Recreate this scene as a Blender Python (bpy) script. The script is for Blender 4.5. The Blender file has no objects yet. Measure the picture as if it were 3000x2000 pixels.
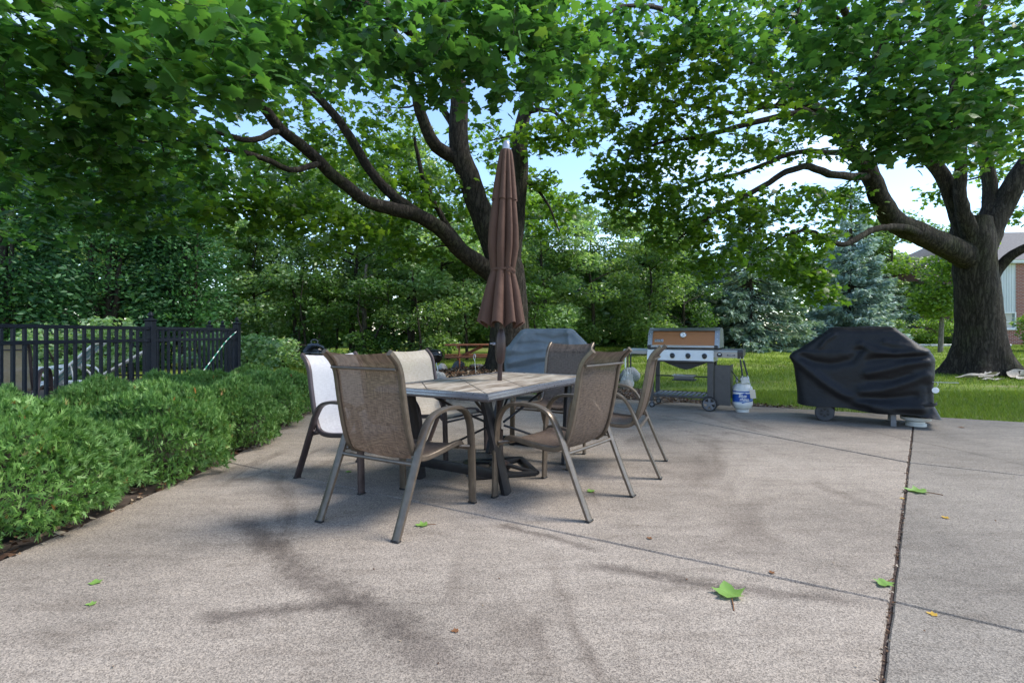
import bpy, math, random
import numpy as np
from mathutils import Vector, Matrix, noise as mnoise

# ------------------------------------------------------------------ scene, camera, light
sc = bpy.context.scene
COL = sc.collection
rng = np.random.default_rng(7)
random.seed(7)
R = math.radians

cam_d = bpy.data.cameras.new('camera')
cam = bpy.data.objects.new('camera', cam_d)
COL.objects.link(cam)
cam.location = (0, 0, 1.1)
cam.rotation_euler = (R(90), 0, 0)
cam_d.sensor_width = 36
cam_d.lens = 18.0
cam_d.shift_y = -22 / 3000
cam_d.clip_start = 0.05
cam_d.clip_end = 600
sc.camera = cam

SUN_EL, SUN_AZ = 50.0, 88.0          # degrees; azimuth measured from +Y towards +X
world = bpy.data.worlds.new('World')
sc.world = world
world.use_nodes = True
wn, wl = world.node_tree.nodes, world.node_tree.links
wn.clear()
wo = wn.new('ShaderNodeOutputWorld'); wb = wn.new('ShaderNodeBackground')
sky = wn.new('ShaderNodeTexSky'); sky.sky_type = 'NISHITA'; sky.sun_disc = False
sky.sun_elevation = R(SUN_EL); sky.sun_rotation = R(SUN_AZ)
sky.air_density = 1.0; sky.dust_density = 0.25; sky.ozone_density = 3.0
wtc = wn.new('ShaderNodeTexCoord'); wmap = wn.new('ShaderNodeMapping')
wmap.inputs['Scale'].default_value = (1.2, 1.2, 4.5)
wnoise = wn.new('ShaderNodeTexNoise'); wnoise.inputs['Scale'].default_value = 2.2
wnoise.inputs['Detail'].default_value = 7; wnoise.inputs['Roughness'].default_value = 0.6
wramp = wn.new('ShaderNodeValToRGB')
wramp.color_ramp.elements[0].position = 0.50; wramp.color_ramp.elements[0].color = (0, 0, 0, 1)
wramp.color_ramp.elements[1].position = 0.78; wramp.color_ramp.elements[1].color = (0.45, 0.45, 0.45, 1)
wmix = wn.new('ShaderNodeMixRGB'); wmix.inputs['Color2'].default_value = (7.0, 7.2, 7.6, 1)
wl.new(wtc.outputs['Generated'], wmap.inputs['Vector']); wl.new(wmap.outputs[0], wnoise.inputs['Vector'])
wl.new(wnoise.outputs['Fac'], wramp.inputs[0]); wl.new(wramp.outputs[0], wmix.inputs[0])
wl.new(sky.outputs[0], wmix.inputs['Color1']); wl.new(wmix.outputs[0], wb.inputs['Color'])
wb.inputs['Strength'].default_value = 0.125
wl.new(wb.outputs[0], wo.inputs[0])

sun_d = bpy.data.lights.new('sun', 'SUN')
sun_d.energy = 2.0; sun_d.angle = R(22); sun_d.color = (1.0, 0.95, 0.86)
sun = bpy.data.objects.new('sun', sun_d)
COL.objects.link(sun)
sd = Vector((math.sin(R(SUN_AZ)) * math.cos(R(SUN_EL)), math.cos(R(SUN_AZ)) * math.cos(R(SUN_EL)), math.sin(R(SUN_EL))))
sun.rotation_euler = sd.to_track_quat('Z', 'Y').to_euler()

vs = sc.view_settings
vs.view_transform = 'Standard'; vs.look = 'None'; vs.gamma = 1.0; vs.use_curve_mapping = False
vs.exposure = 1.55
sc.render.engine = 'CYCLES'
cy = sc.cycles
cy.max_bounces = 7; cy.diffuse_bounces = 4; cy.glossy_bounces = 3; cy.transmission_bounces = 5; cy.transparent_max_bounces = 10
cy.caustics_reflective = False; cy.caustics_refractive = False
cy.sample_clamp_indirect = 6.0
cy.use_denoising = True

# ------------------------------------------------------------------ materials
def _new(name):
    m = bpy.data.materials.new(name); m.use_nodes = True
    nt = m.node_tree
    return m, nt, nt.nodes, nt.links, nt.nodes['Principled BSDF']

def ramp(n, stops, interp='LINEAR'):
    r = n.new('ShaderNodeValToRGB'); cr = r.color_ramp; cr.interpolation = interp
    while len(cr.elements) < len(stops): cr.elements.new(0.5)
    for e, (p, c) in zip(cr.elements, stops):
        e.position = p; e.color = (*c, 1) if len(c) == 3 else c
    return r

def coords(n, l, kind='Object', scale=(1, 1, 1), rot=(0, 0, 0)):
    t = n.new('ShaderNodeTexCoord'); m = n.new('ShaderNodeMapping')
    m.inputs['Scale'].default_value = scale; m.inputs['Rotation'].default_value = rot
    l.new(t.outputs[kind], m.inputs['Vector'])
    return m.outputs[0]

def tex_noise(n, l, vec, scale, detail=4, rough=0.55):
    t = n.new('ShaderNodeTexNoise'); t.inputs['Scale'].default_value = scale
    t.inputs['Detail'].default_value = detail; t.inputs['Roughness'].default_value = rough
    if vec is not None: l.new(vec, t.inputs['Vector'])
    return t.outputs['Fac']

def mixc(n, l, fac, a, b, mode='MIX'):
    m = n.new('ShaderNodeMixRGB'); m.blend_type = mode
    for s, v in ((m.inputs[0], fac), (m.inputs[1], a), (m.inputs[2], b)):
        if hasattr(v, 'links'): l.new(v, s)
        elif isinstance(v, (int, float)): s.default_value = v
        else: s.default_value = (*v, 1)
    return m.outputs[0]

def add_bump(n, l, bsdf, height, strength=0.3, dist=0.01):
    b = n.new('ShaderNodeBump'); b.inputs['Strength'].default_value = strength; b.inputs['Distance'].default_value = dist
    l.new(height, b.inputs['Height']); l.new(b.outputs[0], bsdf.inputs['Normal'])

def simple(name, col, rough=0.5, metal=0.0, var=0.12, scale=14.0, bump=0.0, spec=0.5):
    m, nt, n, l, b = _new(name)
    v = coords(n, l)
    f = tex_noise(n, l, v, scale, 5, 0.6)
    lo = tuple(c * (1 - var) for c in col); hi = tuple(min(1, c * (1 + var)) for c in col)
    r = ramp(n, [(0.3, lo), (0.7, hi)]); l.new(f, r.inputs[0]); l.new(r.outputs[0], b.inputs['Base Color'])
    b.inputs['Metallic'].default_value = metal; b.inputs['Specular IOR Level'].default_value = spec
    rr = ramp(n, [(0.3, (rough * 0.85,) * 3), (0.7, (min(1, rough * 1.2),) * 3)])
    f2 = tex_noise(n, l, v, scale * 2.3, 4)
    l.new(f2, rr.inputs[0]); l.new(rr.outputs[0], b.inputs['Roughness'])
    if bump: add_bump(n, l, b, f2, bump, 0.004)
    return m

def leaf_mat(name, stops, trans=0.45, rough=0.42, spec=0.5, tcol=1.25):
    """leaf: diffuse + gloss, mixed with light passing through; colour differs from leaf to leaf"""
    m, nt, n, l, b = _new(name)
    g = n.new('ShaderNodeNewGeometry')
    r = ramp(n, stops); l.new(g.outputs['Random Per Island'], r.inputs[0])
    f = tex_noise(n, l, coords(n, l, 'Object'), 0.55, 3)
    rv = ramp(n, [(0.3, (0.75, 0.8, 0.8)), (0.7, (1.2, 1.15, 1.0))]); l.new(f, rv.inputs[0])
    c = mixc(n, l, 1.0, r.outputs[0], rv.outputs[0], 'MULTIPLY')
    l.new(c, b.inputs['Base Color'])
    b.inputs['Roughness'].default_value = rough; b.inputs['Specular IOR Level'].default_value = spec
    t = n.new('ShaderNodeBsdfTranslucent')
    tc = mixc(n, l, 1.0, c, (tcol * 1.15, tcol * 1.22, tcol * 0.6), 'MULTIPLY'); l.new(tc, t.inputs['Color'])
    mx = n.new('ShaderNodeMixShader'); mx.inputs[0].default_value = trans
    l.new(b.outputs[0], mx.inputs[1]); l.new(t.outputs[0], mx.inputs[2])
    l.new(mx.outputs[0], n['Material Output'].inputs['Surface'])
    return m

def bark_mat(name, lo, hi, zs=0.22, scale=9.0, bump=0.9):
    m, nt, n, l, b = _new(name)
    v = coords(n, l, 'Object', (1, 1, zs))
    vo = n.new('ShaderNodeTexVoronoi'); vo.feature = 'DISTANCE_TO_EDGE'; vo.inputs['Scale'].default_value = scale * 1.6
    f0 = tex_noise(n, l, v, scale, 6, 0.65)
    wv = mixc(n, l, 0.35, v, f0); l.new(wv, vo.inputs['Vector'])
    rr = ramp(n, [(0.0, (0, 0, 0)), (0.25, (1, 1, 1))]); l.new(vo.outputs['Distance'], rr.inputs[0])
    h = mixc(n, l, 0.5, rr.outputs[0], f0)
    r = ramp(n, [(0.2, lo), (0.75, hi)]); l.new(h, r.inputs[0])
    f1 = tex_noise(n, l, coords(n, l), 1.7, 4)
    lich = ramp(n, [(0.5, (1, 1, 1)), (0.72, (0.95, 1.15, 0.8))]); l.new(f1, lich.inputs[0])
    l.new(mixc(n, l, 1.0, r.outputs[0], lich.outputs[0], 'MULTIPLY'), b.inputs['Base Color'])
    b.inputs['Roughness'].default_value = 0.9; b.inputs['Specular IOR Level'].default_value = 0.2
    add_bump(n, l, b, h, bump, 0.03)
    return m

def vmath(n, l, op, a, b=None):
    m = n.new('ShaderNodeVectorMath'); m.operation = op
    l.new(a, m.inputs[0])
    if b is not None: m.inputs[1].default_value = b
    return m.outputs['Value'] if op == 'DOT_PRODUCT' else m.outputs[0]

def fmath(n, l, op, a, b=0.0):
    m = n.new('ShaderNodeMath'); m.operation = op
    for s_, q in ((m.inputs[0], a), (m.inputs[1], b)):
        if hasattr(q, 'links'): l.new(q, s_)
        else: s_.default_value = q
    return m.outputs[0]

def stain(n, l, c, v, p0, p1, wd, amp):
    """a wandering damp streak from p0 to p1 on the slab"""
    L = math.hypot(p1[0] - p0[0], p1[1] - p0[1]); d = ((p1[0] - p0[0]) / L, (p1[1] - p0[1]) / L, 0); nn = (-d[1], d[0], 0)
    q = vmath(n, l, 'SUBTRACT', v, (p0[0], p0[1], 0))
    t = fmath(n, l, 'DIVIDE', vmath(n, l, 'DOT_PRODUCT', q, d), L); w = vmath(n, l, 'DOT_PRODUCT', q, nn)
    nz = fmath(n, l, 'MULTIPLY', fmath(n, l, 'SUBTRACT', tex_noise(n, l, v, 1.6, 2), 0.5), amp)
    fz = fmath(n, l, 'MULTIPLY', fmath(n, l, 'SUBTRACT', tex_noise(n, l, v, 14, 5, 0.75), 0.5), wd * 2.6)
    dist = fmath(n, l, 'DIVIDE', fmath(n, l, 'ABSOLUTE', fmath(n, l, 'ADD', fmath(n, l, 'ADD', w, nz), fz)), wd)
    band = ramp(n, [(0.15, (1, 1, 1)), (1.0, (0, 0, 0))]); l.new(dist, band.inputs[0])
    along = ramp(n, [(0.0, (0, 0, 0)), (0.12, (1, 1, 1)), (0.8, (0.8, 0.8, 0.8)), (1.0, (0, 0, 0))]); l.new(t, along.inputs[0])
    f = mixc(n, l, 1.0, band.outputs[0], along.outputs[0], 'MULTIPLY')
    f = mixc(n, l, 1.0, f, (0.9, 0.9, 0.9), 'MULTIPLY')
    return mixc(n, l, f, c, mixc(n, l, 1.0, c, (0.45, 0.43, 0.43), 'MULTIPLY'))

def concrete_mat(name, base, warm, stains=()):
    m, nt, n, l, b = _new(name)
    v = coords(n, l)
    big = tex_noise(n, l, v, 0.55, 6, 0.65)
    rb = ramp(n, [(0.28, tuple(c * 0.62 for c in base)), (0.5, base), (0.72, warm)]); l.new(big, rb.inputs[0])
    vs2 = coords(n, l, 'Object', (1.0, 3.5, 1), (0, 0, R(-12)))
    streak = tex_noise(n, l, vs2, 2.6, 8, 0.72)
    rs = ramp(n, [(0.3, (0.74, 0.72, 0.7)), (0.5, (1, 1, 1)), (0.74, (1.14, 1.13, 1.11))]); l.new(streak, rs.inputs[0])
    c = mixc(n, l, 1.0, rb.outputs[0], rs.outputs[0], 'MULTIPLY')
    # long damp run-off stains wandering across the slab
    sv = coords(n, l, 'Object', (0.95, 0.32, 1), (0, 0, R(38)))
    w = n.new('ShaderNodeTexNoise'); w.inputs['Scale'].default_value = 0.9; w.inputs['Detail'].default_value = 5; w.inputs['Distortion'].default_value = 0.9
    l.new(sv, w.inputs['Vector'])
    st = ramp(n, [(0.455, (1, 1, 1)), (0.5, (0.66, 0.64, 0.63)), (0.53, (1, 1, 1))]); l.new(w.outputs['Fac'], st.inputs[0])
    stm = tex_noise(n, l, v, 0.8, 2); stmr = ramp(n, [(0.45, (0, 0, 0)), (0.6, (1, 1, 1))]); l.new(stm, stmr.inputs[0])
    c = mixc(n, l, stmr.outputs[0], c, mixc(n, l, 1.0, c, st.outputs[0], 'MULTIPLY'))
    for p0, p1, wd, amp in stains:
        c = stain(n, l, c, v, p0, p1, wd, amp)
    # exposed fine aggregate
    vo = n.new('ShaderNodeTexVoronoi'); vo.inputs['Scale'].default_value = 240; l.new(v, vo.inputs['Vector'])
    ag = ramp(n, [(0.0, (0.5, 0.48, 0.47)), (0.45, (1.0, 0.99, 0.98)), (1.0, (1.55, 1.5, 1.46))])
    sepc = n.new('ShaderNodeSeparateColor'); l.new(vo.outputs['Color'], sepc.inputs[0]); l.new(sepc.outputs[0], ag.inputs[0])
    fine = tex_noise(n, l, v, 60, 5, 0.8)
    fr = ramp(n, [(0.25, (0.72, 0.71, 0.7)), (0.75, (1.26, 1.26, 1.26))]); l.new(fine, fr.inputs[0])
    c = mixc(n, l, 0.95, c, mixc(n, l, 1.0, c, ag.outputs[0], 'MULTIPLY'))
    c = mixc(n, l, 0.9, c, mixc(n, l, 1.0, c, fr.outputs[0], 'MULTIPLY'))
    l.new(c, b.inputs['Base Color'])
    b.inputs['Roughness'].default_value = 0.85; b.inputs['Specular IOR Level'].default_value = 0.3
    hb = mixc(n, l, 0.5, vo.outputs['Distance'], fine)
    add_bump(n, l, b, hb, 0.5, 0.004)
    return m

def sling_mat(name, a, bcol, alpha):
    """woven plastic-coated mesh: two thread colours, tiny holes"""
    m, nt, n, l, b = _new(name)
    v = coords(n, l, 'UV')
    w1 = n.new('ShaderNodeTexNoise'); w1.inputs['Scale'].default_value = 1; w1.inputs['Detail'].default_value = 3
    v1 = coords(n, l, 'UV', (18, 220, 1)); l.new(v1, w1.inputs['Vector'])
    w2 = n.new('ShaderNodeTexNoise'); w2.inputs['Scale'].default_value = 1; w2.inputs['Detail'].default_value = 3
    v2 = coords(n, l, 'UV', (200, 14, 1)); l.new(v2, w2.inputs['Vector'])
    mm = mixc(n, l, 0.5, w1.outputs['Fac'], w2.outputs['Fac'])
    r = ramp(n, [(0.36, a), (0.62, bcol)]); l.new(mm, r.inputs[0]); l.new(r.outputs[0], b.inputs['Base Color'])
    b.inputs['Roughness'].default_value = 0.55
    add_bump(n, l, b, mm, 0.5, 0.003)
    tr = n.new('ShaderNodeBsdfTransparent'); tl = n.new('ShaderNodeBsdfTranslucent'); l.new(r.outputs[0], tl.inputs['Color'])
    m1 = n.new('ShaderNodeMixShader'); m1.inputs[0].default_value = 0.3
    l.new(b.outputs[0], m1.inputs[1]); l.new(tl.outputs[0], m1.inputs[2])
    m2 = n.new('ShaderNodeMixShader'); m2.inputs[0].default_value = alpha
    l.new(m1.outputs[0], m2.inputs[1]); l.new(tr.outputs[0], m2.inputs[2])
    l.new(m2.outputs[0], n['Material Output'].inputs['Surface'])
    return m

def stripe_mat(name, cols, scale):
    m, nt, n, l, b = _new(name)
    v = coords(n, l, 'UV')
    sx = n.new('ShaderNodeSeparateXYZ'); l.new(v, sx.inputs[0])
    mu = n.new('ShaderNodeMath'); mu.operation = 'MULTIPLY'; mu.inputs[1].default_value = scale; l.new(sx.outputs[0], mu.inputs[0])
    fr = n.new('ShaderNodeMath'); fr.operation = 'FRACT'; l.new(mu.outputs[0], fr.inputs[0])
    r = ramp(n, cols, 'CONSTANT'); l.new(fr.outputs[0], r.inputs[0]); l.new(r.outputs[0], b.inputs['Base Color'])
    b.inputs['Roughness'].default_value = 0.6
    return m

def lawn_mat():
    m, nt, n, l, b = _new('lawn')
    v = coords(n, l)
    f = tex_noise(n, l, v, 0.35, 6, 0.6); f2 = tex_noise(n, l, v, 28, 6, 0.75)
    r = ramp(n, [(0.3, (0.12, 0.165, 0.028)), (0.55, (0.19, 0.25, 0.04)), (0.75, (0.26, 0.32, 0.06))]); l.new(f, r.inputs[0])
    r2 = ramp(n, [(0.3, (0.6, 0.62, 0.55)), (0.7, (1.25, 1.25, 1.2))]); l.new(f2, r2.inputs[0])
    c = mixc(n, l, 1.0, r.outputs[0], r2.outputs[0], 'MULTIPLY')
    # worn, dry patches
    w = tex_noise(n, l, coords(n, l, 'Object', (0.35, 1.2, 1), (0, 0, R(-12))), 0.8, 5, 0.6)
    wr = ramp(n, [(0.54, (0, 0, 0)), (0.66, (0.85, 0.85, 0.85))]); l.new(w, wr.inputs[0])
    c = mixc(n, l, wr.outputs[0], c, (0.26, 0.22, 0.12))
    l.new(c, b.inputs['Base Color']); b.inputs['Roughness'].default_value = 0.9; b.inputs['Specular IOR Level'].default_value = 0.15
    add_bump(n, l, b, f2, 0.9, 0.03)
    return m

def brick_mat():
    m, nt, n, l, b = _new('red_brick')
    v = coords(n, l, 'UV')
    br = n.new('ShaderNodeTexBrick'); l.new(v, br.inputs['Vector'])
    br.inputs['Color1'].default_value = (0.30, 0.075, 0.045, 1); br.inputs['Color2'].default_value = (0.22, 0.05, 0.035, 1)
    br.inputs['Mortar'].default_value = (0.42, 0.36, 0.32, 1)
    br.inputs['Scale'].default_value = 1; br.inputs['Brick Width'].default_value = 0.22; br.inputs['Row Height'].default_value = 0.078
    br.inputs['Mortar Size'].default_value = 0.01
    l.new(br.outputs['Color'], b.inputs['Base Color']); b.inputs['Roughness'].default_value = 0.85
    add_bump(n, l, b, br.outputs['Fac'], -0.4, 0.01)
    return m

def tile_mat():
    m, nt, n, l, b = _new('stone_tile')
    v = coords(n, l, 'Object', (0.5, 2.6, 1), (0, 0, R(-62)))
    f = tex_noise(n, l, v, 5, 9, 0.72)
    r = ramp(n, [(0.28, (0.07, 0.05, 0.038)), (0.41, (0.19, 0.14, 0.105)), (0.50, (0.32, 0.26, 0.20)), (0.60, (0.50, 0.44, 0.37)), (0.72, (0.19, 0.125, 0.085))])
    l.new(f, r.inputs[0]); l.new(r.outputs[0], b.inputs['Base Color'])
    b.inputs['Roughness'].default_value = 0.38; b.inputs['Specular IOR Level'].default_value = 0.35
    add_bump(n, l, b, f, 0.15, 0.003)
    return m

def cloth_mat(name, col, rough=0.75, weave=500, spec=0.3, var=0.15):
    m, nt, n, l, b = _new(name)
    v = coords(n, l)
    f = tex_noise(n, l, v, 4, 6, 0.65)
    r = ramp(n, [(0.3, tuple(c * (1 - var) for c in col)), (0.7, tuple(c * (1 + var) for c in col))]); l.new(f, r.inputs[0])
    l.new(r.outputs[0], b.inputs['Base Color']); b.inputs['Roughness'].default_value = rough; b.inputs['Specular IOR Level'].default_value = spec
    f2 = tex_noise(n, l, v, 9, 6, 0.6)
    add_bump(n, l, b, f2, 0.35, 0.03)
    return m

M = {}
M['concrete'] = concrete_mat('concrete', (0.25, 0.215, 0.179), (0.32, 0.28, 0.237), [((-1.75, 3.15), (.1, 1.4), .12, .30), ((-1.25, 1.98), (-.5, 2.14), .07, .1), ((.28, 2.45), (1.58, 2.03), .065, .12), ((-.1, 3.0), (.5, 2.55), .05, .15)])
M['concrete_grey'] = concrete_mat('concrete_grey', (0.198, 0.176, 0.15), (0.262, 0.236, 0.203))
M['joint'] = simple('joint_soil', (0.055, 0.035, 0.028), 0.95, var=0.5, scale=40, bump=0.6)
M['lawn'] = lawn_mat()
M['soil'] = simple('bed_soil', (0.07, 0.05, 0.038), 0.95, var=0.5, scale=9, bump=0.8)
M['chip'] = leaf_mat('mulch_chip', [(0, (0.06, 0.03, 0.02)), (0.5, (0.15, 0.085, 0.055)), (0.8, (0.24, 0.17, 0.12)), (1, (0.4, 0.34, 0.28))], 0.0, 0.9, 0.1)
M['gravel'] = leaf_mat('gravel', [(0, (0.14, 0.09, 0.075)), (0.5, (0.3, 0.24, 0.21)), (1, (0.52, 0.47, 0.44))], 0.0, 0.85, 0.2)
M['grass'] = leaf_mat('grass_blade', [(0, (0.09, 0.14, 0.022)), (0.6, (0.16, 0.235, 0.035)), (0.93, (0.24, 0.30, 0.06)), (1, (0.26, 0.24, 0.1))], 0.35, 0.5, 0.3)
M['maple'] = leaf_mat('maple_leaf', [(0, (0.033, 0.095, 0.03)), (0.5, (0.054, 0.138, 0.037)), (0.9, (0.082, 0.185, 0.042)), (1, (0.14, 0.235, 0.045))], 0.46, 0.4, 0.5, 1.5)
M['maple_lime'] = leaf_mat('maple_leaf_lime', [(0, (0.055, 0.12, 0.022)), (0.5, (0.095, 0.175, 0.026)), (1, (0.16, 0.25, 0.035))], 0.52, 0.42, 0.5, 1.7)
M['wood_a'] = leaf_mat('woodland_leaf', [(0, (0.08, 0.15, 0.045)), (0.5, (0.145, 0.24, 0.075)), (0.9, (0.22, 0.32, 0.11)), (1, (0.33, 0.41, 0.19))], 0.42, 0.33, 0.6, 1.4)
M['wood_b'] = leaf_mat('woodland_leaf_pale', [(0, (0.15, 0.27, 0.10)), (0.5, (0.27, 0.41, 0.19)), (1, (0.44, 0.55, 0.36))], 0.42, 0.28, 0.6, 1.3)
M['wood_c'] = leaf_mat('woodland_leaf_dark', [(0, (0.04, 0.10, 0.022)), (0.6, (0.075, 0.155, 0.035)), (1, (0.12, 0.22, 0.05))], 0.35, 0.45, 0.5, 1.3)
M['cedar'] = leaf_mat('cedar_spray', [(0, (0.03, 0.10, 0.04)), (0.6, (0.06, 0.165, 0.06)), (1, (0.11, 0.24, 0.09))], 0.25, 0.5, 0.4)
M['arb'] = leaf_mat('globe_arborvitae_spray', [(0, (0.06, 0.15, 0.03)), (0.5, (0.135, 0.265, 0.065)), (0.9, (0.21, 0.36, 0.11)), (0.985, (0.28, 0.42, 0.16)), (1, (0.35, 0.13, 0.03))], 0.3, 0.5, 0.4, 1.2)
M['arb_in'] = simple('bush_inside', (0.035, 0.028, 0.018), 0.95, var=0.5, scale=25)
M['spruce'] = leaf_mat('spruce_needle', [(0, (0.11, 0.19, 0.14)), (0.5, (0.22, 0.32, 0.25)), (1, (0.36, 0.46, 0.38))], 0.15, 0.55, 0.4)
M['spruce_blue'] = leaf_mat('blue_spruce_needle', [(0, (0.20, 0.30, 0.29)), (0.5, (0.36, 0.48, 0.48)), (1, (0.52, 0.63, 0.63))], 0.15, 0.55, 0.4)
M['lime'] = leaf_mat('lime_shrub_leaf', [(0, (0.08, 0.16, 0.02)), (0.5, (0.15, 0.26, 0.03)), (1, (0.25, 0.36, 0.06))], 0.45, 0.4, 0.5)
M['bark'] = bark_mat('maple_bark', (0.012, 0.009, 0.007), (0.068, 0.055, 0.044))
M['bark_thin'] = bark_mat('twig_bark', (0.02, 0.016, 0.013), (0.075, 0.063, 0.052), 0.3, 14, 0.4)
M['bark_pale'] = bark_mat('young_bark', (0.10, 0.085, 0.07), (0.24, 0.21, 0.18), 0.3, 12, 0.4)
M['fence'] = simple('fence_paint', (0.011, 0.014, 0.022), 0.5, 0.0, 0.2, 8, 0.05, 0.3)
M['frame'] = simple('bronze_frame', (0.15, 0.118, 0.09), 0.34, 0.55, 0.18, 22)
M['frame_plum'] = simple('plum_frame', (0.075, 0.055, 0.055), 0.4, 0.4, 0.18, 22)
M['frame_black'] = simple('table_frame', (0.028, 0.026, 0.028), 0.42, 0.3, 0.2, 18)
M['trim'] = simple('table_trim', (0.22, 0.215, 0.235), 0.3, 0.7, 0.1, 20)
M['sling'] = sling_mat('brown_sling', (0.058, 0.039, 0.029), (0.205, 0.148, 0.113), 0.06)
M['sling_white'] = sling_mat('white_sling', (0.56, 0.54, 0.56), (0.70, 0.68, 0.70), 0.06)
M['sling_cream'] = sling_mat('cream_sling', (0.40, 0.34, 0.27), (0.56, 0.50, 0.42), 0.16)
M['sling_tan'] = sling_mat('tan_sling', (0.38, 0.27, 0.17), (0.52, 0.39, 0.26), 0.08)
M['tile'] = tile_mat()
M['grout'] = simple('grout', (0.06, 0.05, 0.045), 0.9)
M['umbrella'] = cloth_mat('umbrella_cloth', (0.088, 0.045, 0.031), 0.8, var=0.12)
M['umbrella_metal'] = simple('umbrella_pole', (0.055, 0.035, 0.032), 0.38, 0.5, 0.15, 20)
M['finial'] = simple('finial', (0.35, 0.36, 0.42), 0.3, 0.4)
M['cover_black'] = cloth_mat('black_cover', (0.006, 0.006, 0.0075), 0.55, spec=0.35, var=0.25)
M['cover_grey'] = cloth_mat('grey_cover', (0.14, 0.165, 0.19), 0.6, spec=0.4, var=0.2)
M['steel'] = simple('stainless', (0.50, 0.50, 0.50), 0.33, 1.0, 0.03, 6)
M['brushed'] = simple('brushed_panel', (0.55, 0.55, 0.54), 0.38, 0.6, 0.03, 6)
M['copper'] = simple('copper_enamel', (0.36, 0.145, 0.05), 0.36, 0.35, 0.04, 5)
M['wheel_grey'] = simple('wheel_grey', (0.05, 0.05, 0.055), 0.6, 0, 0.15, 30)
M['cast'] = simple('cast_grey', (0.30, 0.31, 0.31), 0.35, 0.7, 0.1, 20)
M['cabinet'] = simple('cabinet_paint', (0.085, 0.08, 0.08), 0.45, 0.35, 0.1, 18)
M['black_plastic'] = simple('black_plastic', (0.016, 0.016, 0.017), 0.45, 0, 0.2, 30)
M['grey_plastic'] = simple('grey_plastic', (0.17, 0.17, 0.18), 0.5, 0, 0.12, 30)
M['black_enamel'] = simple('black_enamel', (0.008, 0.008, 0.009), 0.12, 0, 0.1, 10)
M['alu'] = simple('aluminium', (0.58, 0.58, 0.57), 0.35, 0.95, 0.1, 40)
M['white_paint'] = simple('white_paint', (0.72, 0.72, 0.70), 0.4, 0, 0.06, 12)
M['tank'] = simple('tank_paint', (0.66, 0.66, 0.63), 0.38, 0, 0.08, 9)
M['blue_print'] = simple('blue_print', (0.01, 0.075, 0.36), 0.35, 0, 0.05, 9)
M['pale_blue_print'] = simple('pale_blue_print', (0.30, 0.42, 0.62), 0.35, 0, 0.05, 9)
M['white_print'] = simple('white_print', (0.8, 0.8, 0.8), 0.4, 0, 0.03, 9)
M['dark_print'] = simple('dark_print', (0.02, 0.02, 0.025), 0.4, 0, 0.03, 9)
M['cedar_wood'] = simple('stained_wood', (0.30, 0.105, 0.045), 0.6, 0, 0.35, 6, 0.2)
M['rock_grey'] = simple('grey_stone', (0.27, 0.27, 0.265), 0.85, 0, 0.45, 7, 0.7)
M['rock_tan'] = simple('tan_stone', (0.42, 0.35, 0.29), 0.85, 0, 0.35, 7, 0.7)
M['rock_pale'] = simple('pale_stone', (0.56, 0.54, 0.51), 0.85, 0, 0.3, 7, 0.7)
M['rock_dark'] = simple('dark_stone', (0.14, 0.15, 0.165), 0.85, 0, 0.4, 7, 0.7)
M['brick'] = brick_mat()
M['siding'] = simple('white_siding', (0.62, 0.63, 0.64), 0.5, 0, 0.05, 3)
M['roof'] = simple('shingle_roof', (0.13, 0.12, 0.115), 0.9, 0, 0.3, 12)
M['glass'] = simple('window_glass', (0.22, 0.27, 0.29), 0.08, 0, 0.2, 1.2, 0, 0.8)
M['paper_bark'] = simple('bark_scrap', (0.44, 0.39, 0.33), 0.85, 0, 0.35, 18, 0.4)
M['twig'] = simple('dry_twig', (0.11, 0.075, 0.05), 0.9)
M['rope'] = stripe_mat('striped_rope', [(0.0, (0.02, 0.24, 0.15)), (0.62, (0.72, 0.75, 0.72))], 9)
M['teal_stripe'] = stripe_mat('teal_stripe', [(0.0, (0.62, 0.62, 0.60)), (0.12, (0.20, 0.44, 0.44)), (0.45, (0.10, 0.28, 0.29)), (0.5, (0.24, 0.47, 0.47)), (0.85, (0.6, 0.6, 0.58))], 2)
M['pale_stripe'] = stripe_mat('pale_stripe', [(0.0, (0.60, 0.62, 0.62)), (0.4, (0.34, 0.42, 0.44)), (0.6, (0.62, 0.63, 0.63))], 3)
M['fallen_leaf'] = leaf_mat('fallen_leaf', [(0, (0.16, 0.30, 0.06)), (1, (0.22, 0.36, 0.09))], 0.2, 0.5, 0.3)
M['fallen_leaf_yellow'] = leaf_mat('fallen_leaf_yellow', [(0, (0.5, 0.36, 0.05)), (1, (0.55, 0.30, 0.05))], 0.2, 0.5, 0.3)
M['fallen_leaf_brown'] = leaf_mat('fallen_leaf_brown', [(0, (0.16, 0.075, 0.035)), (1, (0.22, 0.10, 0.05))], 0.1, 0.7, 0.2)

# ------------------------------------------------------------------ helpers
def tag(o, label=None, cat=None, group=None, kind=None):
    if label: o['label'] = label
    if cat: o['category'] = cat
    if group: o['group'] = group
    if kind: o['kind'] = kind
    return o

def empty(name, loc=(0, 0, 0), rz=0.0, parent=None):
    o = bpy.data.objects.new(name, None); COL.objects.link(o)
    o.location = loc; o.rotation_euler = (0, 0, rz); o.empty_display_size = 0.1
    if parent: o.parent = parent
    return o

def link(name, me, mat, parent=None):
    o = bpy.data.objects.new(name, me); COL.objects.link(o)
    if mat is not None and not me.materials: me.materials.append(mat)
    if parent: o.parent = parent
    return o

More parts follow.
